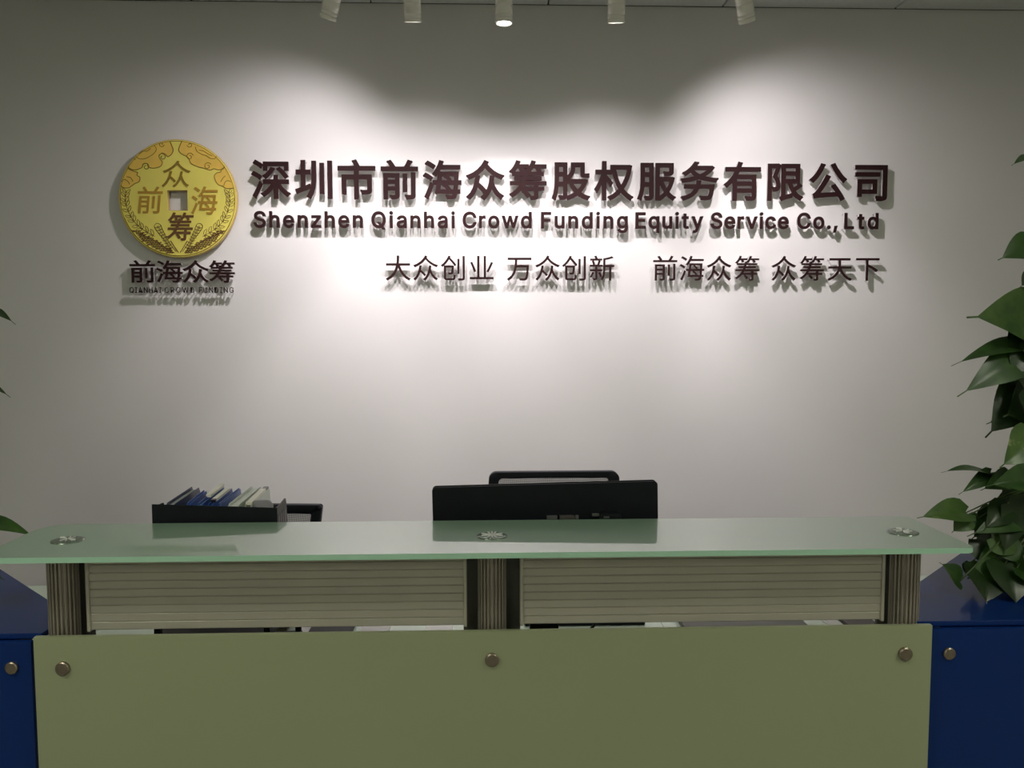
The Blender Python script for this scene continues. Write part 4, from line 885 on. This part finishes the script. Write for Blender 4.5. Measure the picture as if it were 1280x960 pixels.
# ------------------------------------------------------------------ things on the worktop glimpsed below the slats
def onwt(px, y): return at(px, 785, y).x
TZ = 0.76
def flat(name, label, cat, pa, pb, y0, y1, h, m, rz=0.0, bev=0.001, z=TZ):
    xa, xb = onwt(pa, (y0 + y1) / 2), onwt(pb, (y0 + y1) / 2)
    b = bx(-(xb - xa) / 2, (xb - xa) / 2, -(y1 - y0) / 2, (y1 - y0) / 2, 0, h, bev=bev if h > 0.003 else 0)
    o = obj(name, b, M[m]); o.location = ((xa + xb) / 2, (y0 + y1) / 2, z); o.rotation_euler[2] = rz
    return tag(o, label, cat)
bk = thing('magazine_stack', 'pile of tan magazines lying behind the slats, right of the tray', 'magazines', (onwt(345, 2.02), 2.02, TZ))
for k in range(5):
    b = bx(-0.06, 0.06, -0.12, 0.12, 0.0055 * k, 0.0055 * k + 0.005, bev=0.0006, seg=1)
    o = obj('magazine', b, M['book1' if k % 2 else 'book2'], bk); o.rotation_euler[2] = 0.03 * (k - 2)
flat('paper_sheet', 'white paper sheets beside the magazine pile', 'paper', 379, 395, 1.86, 2.10, 0.003, 'paper')
flat('notebook', 'closed black notebook on the left half of the worktop', 'notebook', 396, 447, 1.86, 2.08, 0.012, 'black')
flat('paper_sheet', 'white papers right of the black notebook', 'paper', 457, 491, 1.86, 2.10, 0.003, 'paper')
flat('paper_sheet', 'bright white paper left of the middle column', 'paper', 534, 566, 1.86, 2.05, 0.003, 'paper')
# keyboard
kb = thing('keyboard', 'black computer keyboard lying on the worktop by the monitor', 'keyboard', (onwt(720, 1.98), 1.99, TZ))
obj('keyboard_case', bx(-0.13, 0.16, -0.07, 0.07, 0, 0.016, bev=0.003), M['black'], kb)
b = bmesh.new()
for r in range(5):
    for c in range(15): box(b, -0.124 + c * 0.0188, -0.108 + c * 0.0188, -0.06 + r * 0.024, -0.04 + r * 0.024, 0.015, 0.021)
o = obj('key_block', b, M['blackgloss'], kb); o['kind'] = 'stuff'
flat('paper_sheet', 'loose white paper right of the keyboard', 'paper', 820, 836, 1.88, 2.1, 0.002, 'mint')
flat('folder', 'dark striped document folder on the right half of the worktop', 'folder', 842, 988, 1.86, 2.10, 0.014, 'dark')
flat('paper_sheet', 'white paper sheet on the right half of the worktop', 'paper', 1020, 1038, 1.86, 2.06, 0.003, 'paper', 0.06)
flat('notebook', 'dark grey notebook near the right column', 'notebook', 1042, 1078, 1.86, 2.06, 0.010, 'greypl')
flat('paper_sheet', 'white paper sheet nearest the right column', 'paper', 1082, 1106, 1.82, 2.02, 0.003, 'paper', -0.05)

# ------------------------------------------------------------------ track and spotlights
L_Y = 2.60
trk = thing('lighting_track', 'white lighting track along the ceiling carrying the five spotlights', 'track', (0.1, L_Y, CEIL_Z))
obj('track_rail', bx(-1.4, 1.6, -0.017, 0.017, -0.022, 0, bev=0.001, seg=1), M['trackw'], trk)
obj('track_slot', bx(-1.39, 1.59, -0.006, 0.006, -0.0226, -0.021), M['dark'], trk)
def spotlight(label, px, py, aim, energy, cone, blend=0.6, wide=0.0, tilt=None, wide_aim=None):
    """lens centre at photo pixel (px,py) at depth L_Y; aim = photo pixel on the wall"""
    P = at(px, py, L_Y); T = at(*aim, WALL_Y)
    d = (T - P).normalized()
    # the housing leans like the photo shows
    if tilt is not None: hd = Vector(tilt).normalized()
    else: hd = d
    lab = thing('track_spotlight', label, 'spotlight', (P.x, P.y, P.z), group='white track spotlights above the sign')
    rot = (-hd).to_track_quat('Z', 'Y').to_matrix().to_4x4()   # local +Z points back along the housing
    L = 0.105; r = 0.0262
    def part(nm, prof, m, parent=lab, n=36, smooth=True):
        b = bmesh.new(); lathe(b, prof, n, rot); return obj(nm, b, M[m], parent, smooth)
    housing = part('housing', [(r - 0.004, 0.010), (r - 0.0015, 0.010), (r, 0.012), (r, 0.0205), (r - 0.0012, 0.021), (r - 0.0012, 0.0225), (r, 0.023), (r, 0.050), (r - 0.0008, 0.0505), (r - 0.0008, 0.0515), (r, 0.052), (r, L), (r - 0.004, L + 0.004), (0, L + 0.004)], 'lampw')
    part('front_ring', [(r - 0.0035, 0.012), (r - 0.0035, -0.001), (r - 0.001, -0.002), (r + 0.0002, 0.0), (r + 0.0002, 0.010), (r - 0.003, 0.0105)], 'lampw', housing)
    part('lens', [(r - 0.0036, 0.004), (r * 0.5, 0.0025), (0, 0.002)], 'lens', housing)
    # yoke up to the track
    top = rot @ Vector((0, 0, 0.080))
    b = bmesh.new(); up = CEIL_Z - 0.022 - P.z
    for s in (-1, 1):
        sd = (rot @ Vector((1, 0, 0))); sd = Vector((sd.x, sd.y, 0)).normalized() if abs(sd.x) + abs(sd.y) > 0.2 else Vector((1, 0, 0))
        q = top + sd * s * (r + 0.003)
        tube(b, [q, Vector((q.x, q.y, min(up - 0.03, q.z + 0.05))), Vector((top.x + s * sd.x * 0.008, 0 * top.y, up - 0.02))], 0.003, n=8)
    obj('yoke', b, M['lampw'], lab)
    b = bmesh.new(); box(b, top.x - 0.03, top.x + 0.03, -0.014, 0.014, up - 0.028, up - 0.0005, bev=0.002); obj('track_adapter', b, M['lampw'], lab)
    for (e_, ang, bl) in ((energy, cone, blend), (wide, 120, 1.0)):
        if e_ <= 0: continue
        ld = bpy.data.lights.new('spot', 'SPOT'); ld.energy = e_; ld.color = SPOT_COL; ld.spot_size = math.radians(ang); ld.spot_blend = bl; ld.shadow_soft_size = 0.028
        lo = bpy.data.objects.new('spot_light', ld); COL.objects.link(lo); lo.parent = lab
        dd = d if (ang != 120 or wide_aim is None) else (at(*wide_aim, WALL_Y) - P).normalized()
        lo.location = hd * 0.004; lo.rotation_euler = (-dd).to_track_quat('Z', 'Y').to_euler()
    return lab
spotlight('white track spotlight leaning left, leftmost of the five', 410, 23, (345, 500), 13, 66, 0.6, 17.0, tilt=(-0.30, 0.35, -0.9), wide_aim=(330, 330))
spotlight('white track spotlight second from the left, pointing at the wall', 516, 27, (520, 500), 10.5, 64, 0.6, 18.0, tilt=(0.0, 0.30, -0.95))
spotlight('track spotlight in the middle with its bright lens showing, pointing straight down', 630, 29, (645, 640), 14.5, 88, 0.25, 17.0, tilt=(0.0, 0.02, -1.0))
spotlight('white track spotlight second from the right, with a metal front ring', 770, 28, (750, 500), 10.5, 64, 0.6, 18.0, tilt=(0.02, 0.28, -0.95))
spotlight('white track spotlight leaning right, rightmost of the five', 934, 27, (1020, 460), 18, 64, 0.8, 19.0, tilt=(0.30, 0.35, -0.9), wide_aim=(1000, 320))

# ------------------------------------------------------------------ plants
def leaf_mesh(base, tip, width, nrm, droop=0.15, fold=0.35, curl=0.2, notch=0.12, n=9, m=4):
    """heart shaped leaf: base and tip points, nrm = direction the upper side faces"""
    base, tip, nrm = Vector(base), Vector(tip), Vector(nrm)
    ax = tip - base; L = ax.length; ax.normalize()
    nr = (nrm - ax * nrm.dot(ax)).normalized(); sd = ax.cross(nr)
    bm = bmesh.new(); rows = []
    for i in range(n + 1):
        t = i / n
        w = width / 2 * (math.sin(math.pi * min(1, (t + 0.10) / 1.0) ** 0.62) ** 0.9 if t < 0.97 else 0.03)
        w = max(w, 0.0006) * (1.0 if t > 0 else 0.55)
        row = []
        for j in range(-m, m + 1):
            u = j / m
            back = notch * L * (abs(u) ** 1.3) * max(0, 1 - t * 3.0)
            lift = fold * abs(u) * w - droop * L * (t ** 2.2) + curl * w * math.sin(3 * math.pi * t + u * 2) * abs(u) * 0.4 + 0.05 * L * math.sin(math.pi * t)
            p = base + ax * (t * L - back) + sd * (u * w) + nr * lift
            row.append(bm.verts.new(p))
        rows.append(row)
    for a, b in zip(rows, rows[1:]):
        for k in range(2 * m): bm.faces.new((a[k], a[k + 1], b[k + 1], b[k]))
    return bm

def plant(label, potx, poty, potz, keyleaves, fillers, seed, group=None, poleh=0.95):
    rnd = random.Random(seed)
    t = thing('potted_pothos', label, 'plant', (potx, poty, potz))
    L0 = Vector((potx, poty, potz))
    b = bmesh.new(); lathe(b, [(0, 0), (0.075, 0), (0.08, 0.004), (0.105, 0.17), (0.112, 0.175), (0.112, 0.19), (0.1, 0.19), (0.096, 0.165), (0, 0.165)], 36); obj('pot', b, M['pot'], t, False)
    b = bmesh.new(); lathe(b, [(0.097, 0.166), (0.05, 0.174), (0, 0.178)], 24); obj('soil', b, M['soil'], t)
    b = bmesh.new(); lathe(b, [(0.028, 0.16)] + [(0.028 + 0.003 * (k % 2), 0.16 + (poleh - 0.16) * k / 30) for k in range(31)] + [(0, poleh)], 18); obj('coir_pole', b, M['moss'], t)
    leaves = []
    for (bp, by, tp, ty, wpx, nrm, mm, dr, fo) in keyleaves:
        B = at(*bp, by); T = at(*tp, ty); leaves.append((B, T, 1.22 * wpx * by / F_PX, Vector(nrm), mm, dr, fo))
    for (n_, xa, xb, ya, yb, d0, d1) in fillers[5]:
        for _ in range(n_):
            px, py, dd = rnd.uniform(xa, xb), rnd.uniform(ya, yb), rnd.uniform(d0, d1)
            B = at(px, py, dd); a = rnd.uniform(-2.9, -0.2); l = rnd.uniform(0.05, 0.085)
            T = B + Vector((math.cos(a) * l, -rnd.uniform(0.0, 0.04), math.sin(a) * l))
            if T.z < PZ + 0.01: T.z = PZ + 0.01
            if B.z < PZ + 0.03: B.z = PZ + 0.03
            leaves.append((B, T, l * rnd.uniform(0.7, 0.95), Vector((rnd.uniform(-0.5, 0.5), -1, rnd.uniform(0.2, 0.9))), rnd.choice(['leaf', 'leafd', 'leafd', 'leafv']), 0.06, 0.2))
    for _ in range(fillers[0]):
        zmin, zmax, rr, side = fillers[1:5]
        z = rnd.uniform(zmin, zmax); a = rnd.uniform(0, 2 * math.pi)
        r0 = rnd.uniform(0.05, rr[0]); B = L0 + Vector((r0 * math.cos(a), r0 * math.sin(a), z - potz))
        a2 = a + rnd.uniform(-0.6, 0.6); l = rnd.uniform(0.075, 0.125)
        T = B + Vector((math.cos(a2) * l * 0.75, math.sin(a2) * l * 0.75, -l * rnd.uniform(0.2, 0.8)))
        if T.z < PZ + 0.02: T.z = PZ + 0.02 + rnd.uniform(0, 0.03)
        if B.z < PZ + 0.05: B.z = PZ + 0.05
        leaves.append((B, T, rnd.uniform(0.06, 0.09), Vector((math.cos(a), math.sin(a), 1.0)), rnd.choice(['leaf', 'leaf', 'leafd', 'leafv']), 0.12, 0.25))
    for (B, T, wd, nrm, mm, dr, fo) in leaves:
        bm = leaf_mesh(B - L0, T - L0, wd, nrm, droop=dr, fold=fo, curl=rnd.uniform(-0.2, 0.3))
        lf = obj('leaf', bm, M[mm], t, True)
        # petiole from the pole or the rim of the pot to the leaf base
        hz = B.z - potz
        if math.hypot(B.x - potx, B.y - poty) < 0.02: continue
        z0 = max(0.17, min(hz - 0.06, poleh - 0.02))
        st = Vector((0.0, 0.0, z0)) + Vector((B.x - potx, B.y - poty, 0)).normalized() * 0.025
        mid = (st + (B - L0)) / 2 + Vector((0, 0, 0.03))
        bs = bmesh.new(); tube(bs, catmull([st, mid, B - L0], 5), 0.0022, n=6, taper=0.0014); obj('petiole', bs, M['stem'], lf, True)
    return t
c = (0, -1, 0.4); up = (0.1, -0.5, 1); 
R_ = [  # base px, base depth, tip px, tip depth, width px, normal, material, droop, fold
    ((1300, 402), 1.72, (1221, 392), 1.62, 66, (-0.1, -1, 0.35), 'leafv', 0.10, 0.15),
    ((1283, 432), 1.72, (1197, 447), 1.62, 24, (-0.1, -0.8, 0.8), 'leaf', 0.10, 0.25),
    ((1288, 436), 1.70, (1201, 493), 1.64, 42, (-0.2, -1, 0.35), 'leaf', 0.06, 0.10),
    ((1295, 480), 1.74, (1234, 545), 1.70, 56, (-0.4, -1, 0.3), 'leafd', 0.06, 0.1),
    ((1290, 470), 1.76, (1248, 492), 1.74, 40, (-0.3, -1, 0.3), 'leafd', 0.04, 0.1),
    ((1292, 548), 1.64, (1253, 583), 1.60, 44, (-0.3, -1, 0.25), 'leafv', 0.08, 0.2),
    ((1235, 592), 1.66, (1180, 583), 1.60, 17, (0, -0.35, 1), 'leaf', 0.10, 0.1),
    ((1238, 592), 1.66, (1202, 616), 1.62, 17, (0, -0.9, 0.5), 'leaf', 0.10, 0.2),
    ((1262, 596), 1.66, (1228, 612), 1.62, 24, (0, -1, 0.5), 'leaf', 0.06, 0.2),
    ((1292, 600), 1.60, (1240, 604), 1.56, 34, (0, -0.9, 0.6), 'leaf', 0.12, 0.3),
    ((1207, 641), 1.60, (1148, 646), 1.56, 30, (0, -0.8, 0.8), 'leafv', 0.04, 0.35),
    ((1208, 645), 1.60, (1190, 666), 1.58, 26, (0.1, -1, 0.4), 'leafv', 0.02, 0.1),
    ((1222, 648), 1.62, (1194, 664), 1.62, 18, (0, -1, 0.3), 'leaf', 0.02, 0.1),
    ((1290, 640), 1.62, (1212, 668), 1.58, 34, (0, -0.9, 0.7), 'leaf', 0.06, 0.15),
    ((1275, 622), 1.66, (1232, 645), 1.62, 30, (0, -1, 0.5), 'leafd', 0.06, 0.2),
    ((1200, 726), 1.53, (1175, 703), 1.50, 24, (0.3, -1, 0.5), 'leaf', 0.02, 0.15),
    ((1228, 712), 1.58, (1234, 756), 1.52, 48, (0, -1, 0.35), 'leafd', 0.04, 0.15),
    ((1256, 705), 1.58, (1272, 758), 1.52, 50, (0, -1, 0.3), 'leafd', 0.04, 0.15),
    ((1262, 700), 1.60, (1212, 722), 1.56, 46, (0, -0.9, 0.6), 'leaf', 0.06, 0.15),
    ((1285, 690), 1.62, (1290, 745), 1.56, 52, (0, -1, 0.3), 'leafd', 0.04, 0.15),
    ((1290, 660), 1.66, (1252, 700), 1.62, 44, (-0.2, -1, 0.3), 'leaf', 0.04, 0.15),
    ((1246, 655), 1.64, (1236, 705), 1.60, 30, (-0.5, -1, 0.2), 'leafd', 0.04, 0.1),
    ((1292, 306), 1.66, (1250, 323), 1.62, 34, (-0.2, -1, 0.4), 'leaf', 0.06, 0.15),
    ((1292, 196), 1.70, (1265, 205), 1.66, 14, (0, -0.6, 1), 'leaf', 0.04, 0.1),
    ((1290, 345), 1.70, (1276, 358), 1.68, 18, (-0.2, -1, 0.4), 'leafd', 0.04, 0.1),
    ((1298, 420), 1.70, (1262, 470), 1.66, 60, (-0.2, -1, 0.2), 'leafd', 0.04, 0.1),
    ((1300, 500), 1.72, (1256, 520), 1.68, 60, (-0.2, -1, 0.2), 'leafd', 0.04, 0.1),
]
plant('tall trailing pothos on a pole at the right edge, on the blue cabinet', 1.30, 1.72, PZ - 0.002, R_, (46, 1.0, 1.75, (0.10,), 1, [(34, 1232, 1300, 610, 735, 1.56, 1.72), (16, 1272, 1305, 370, 600, 1.64, 1.8), (8, 1212, 1262, 660, 730, 1.58, 1.66)]), 3)
L_ = [
    ((-22, 390), 1.66, (15, 392), 1.60, 16, (0.2, -0.5, 1), 'leafd', 0.20, 0.1),
    ((-25, 484), 1.66, (8, 484), 1.60, 12, (0.2, -0.5, 1), 'leafd', 0.20, 0.1),
    ((-30, 655), 1.60, (41, 662), 1.50, 22, (0.1, -0.7, 1), 'leaf', 0.12, 0.15),
    ((-22, 708), 1.58, (3, 724), 1.52, 26, (0.1, -1, 0.5), 'leaf', 0.05, 0.15),
]
plant('trailing pothos at the left edge, only a few leaf tips in view', -1.38, 1.74, PZ - 0.002, L_, (34, 1.02, 1.75, (0.075,), -1, []), 5)
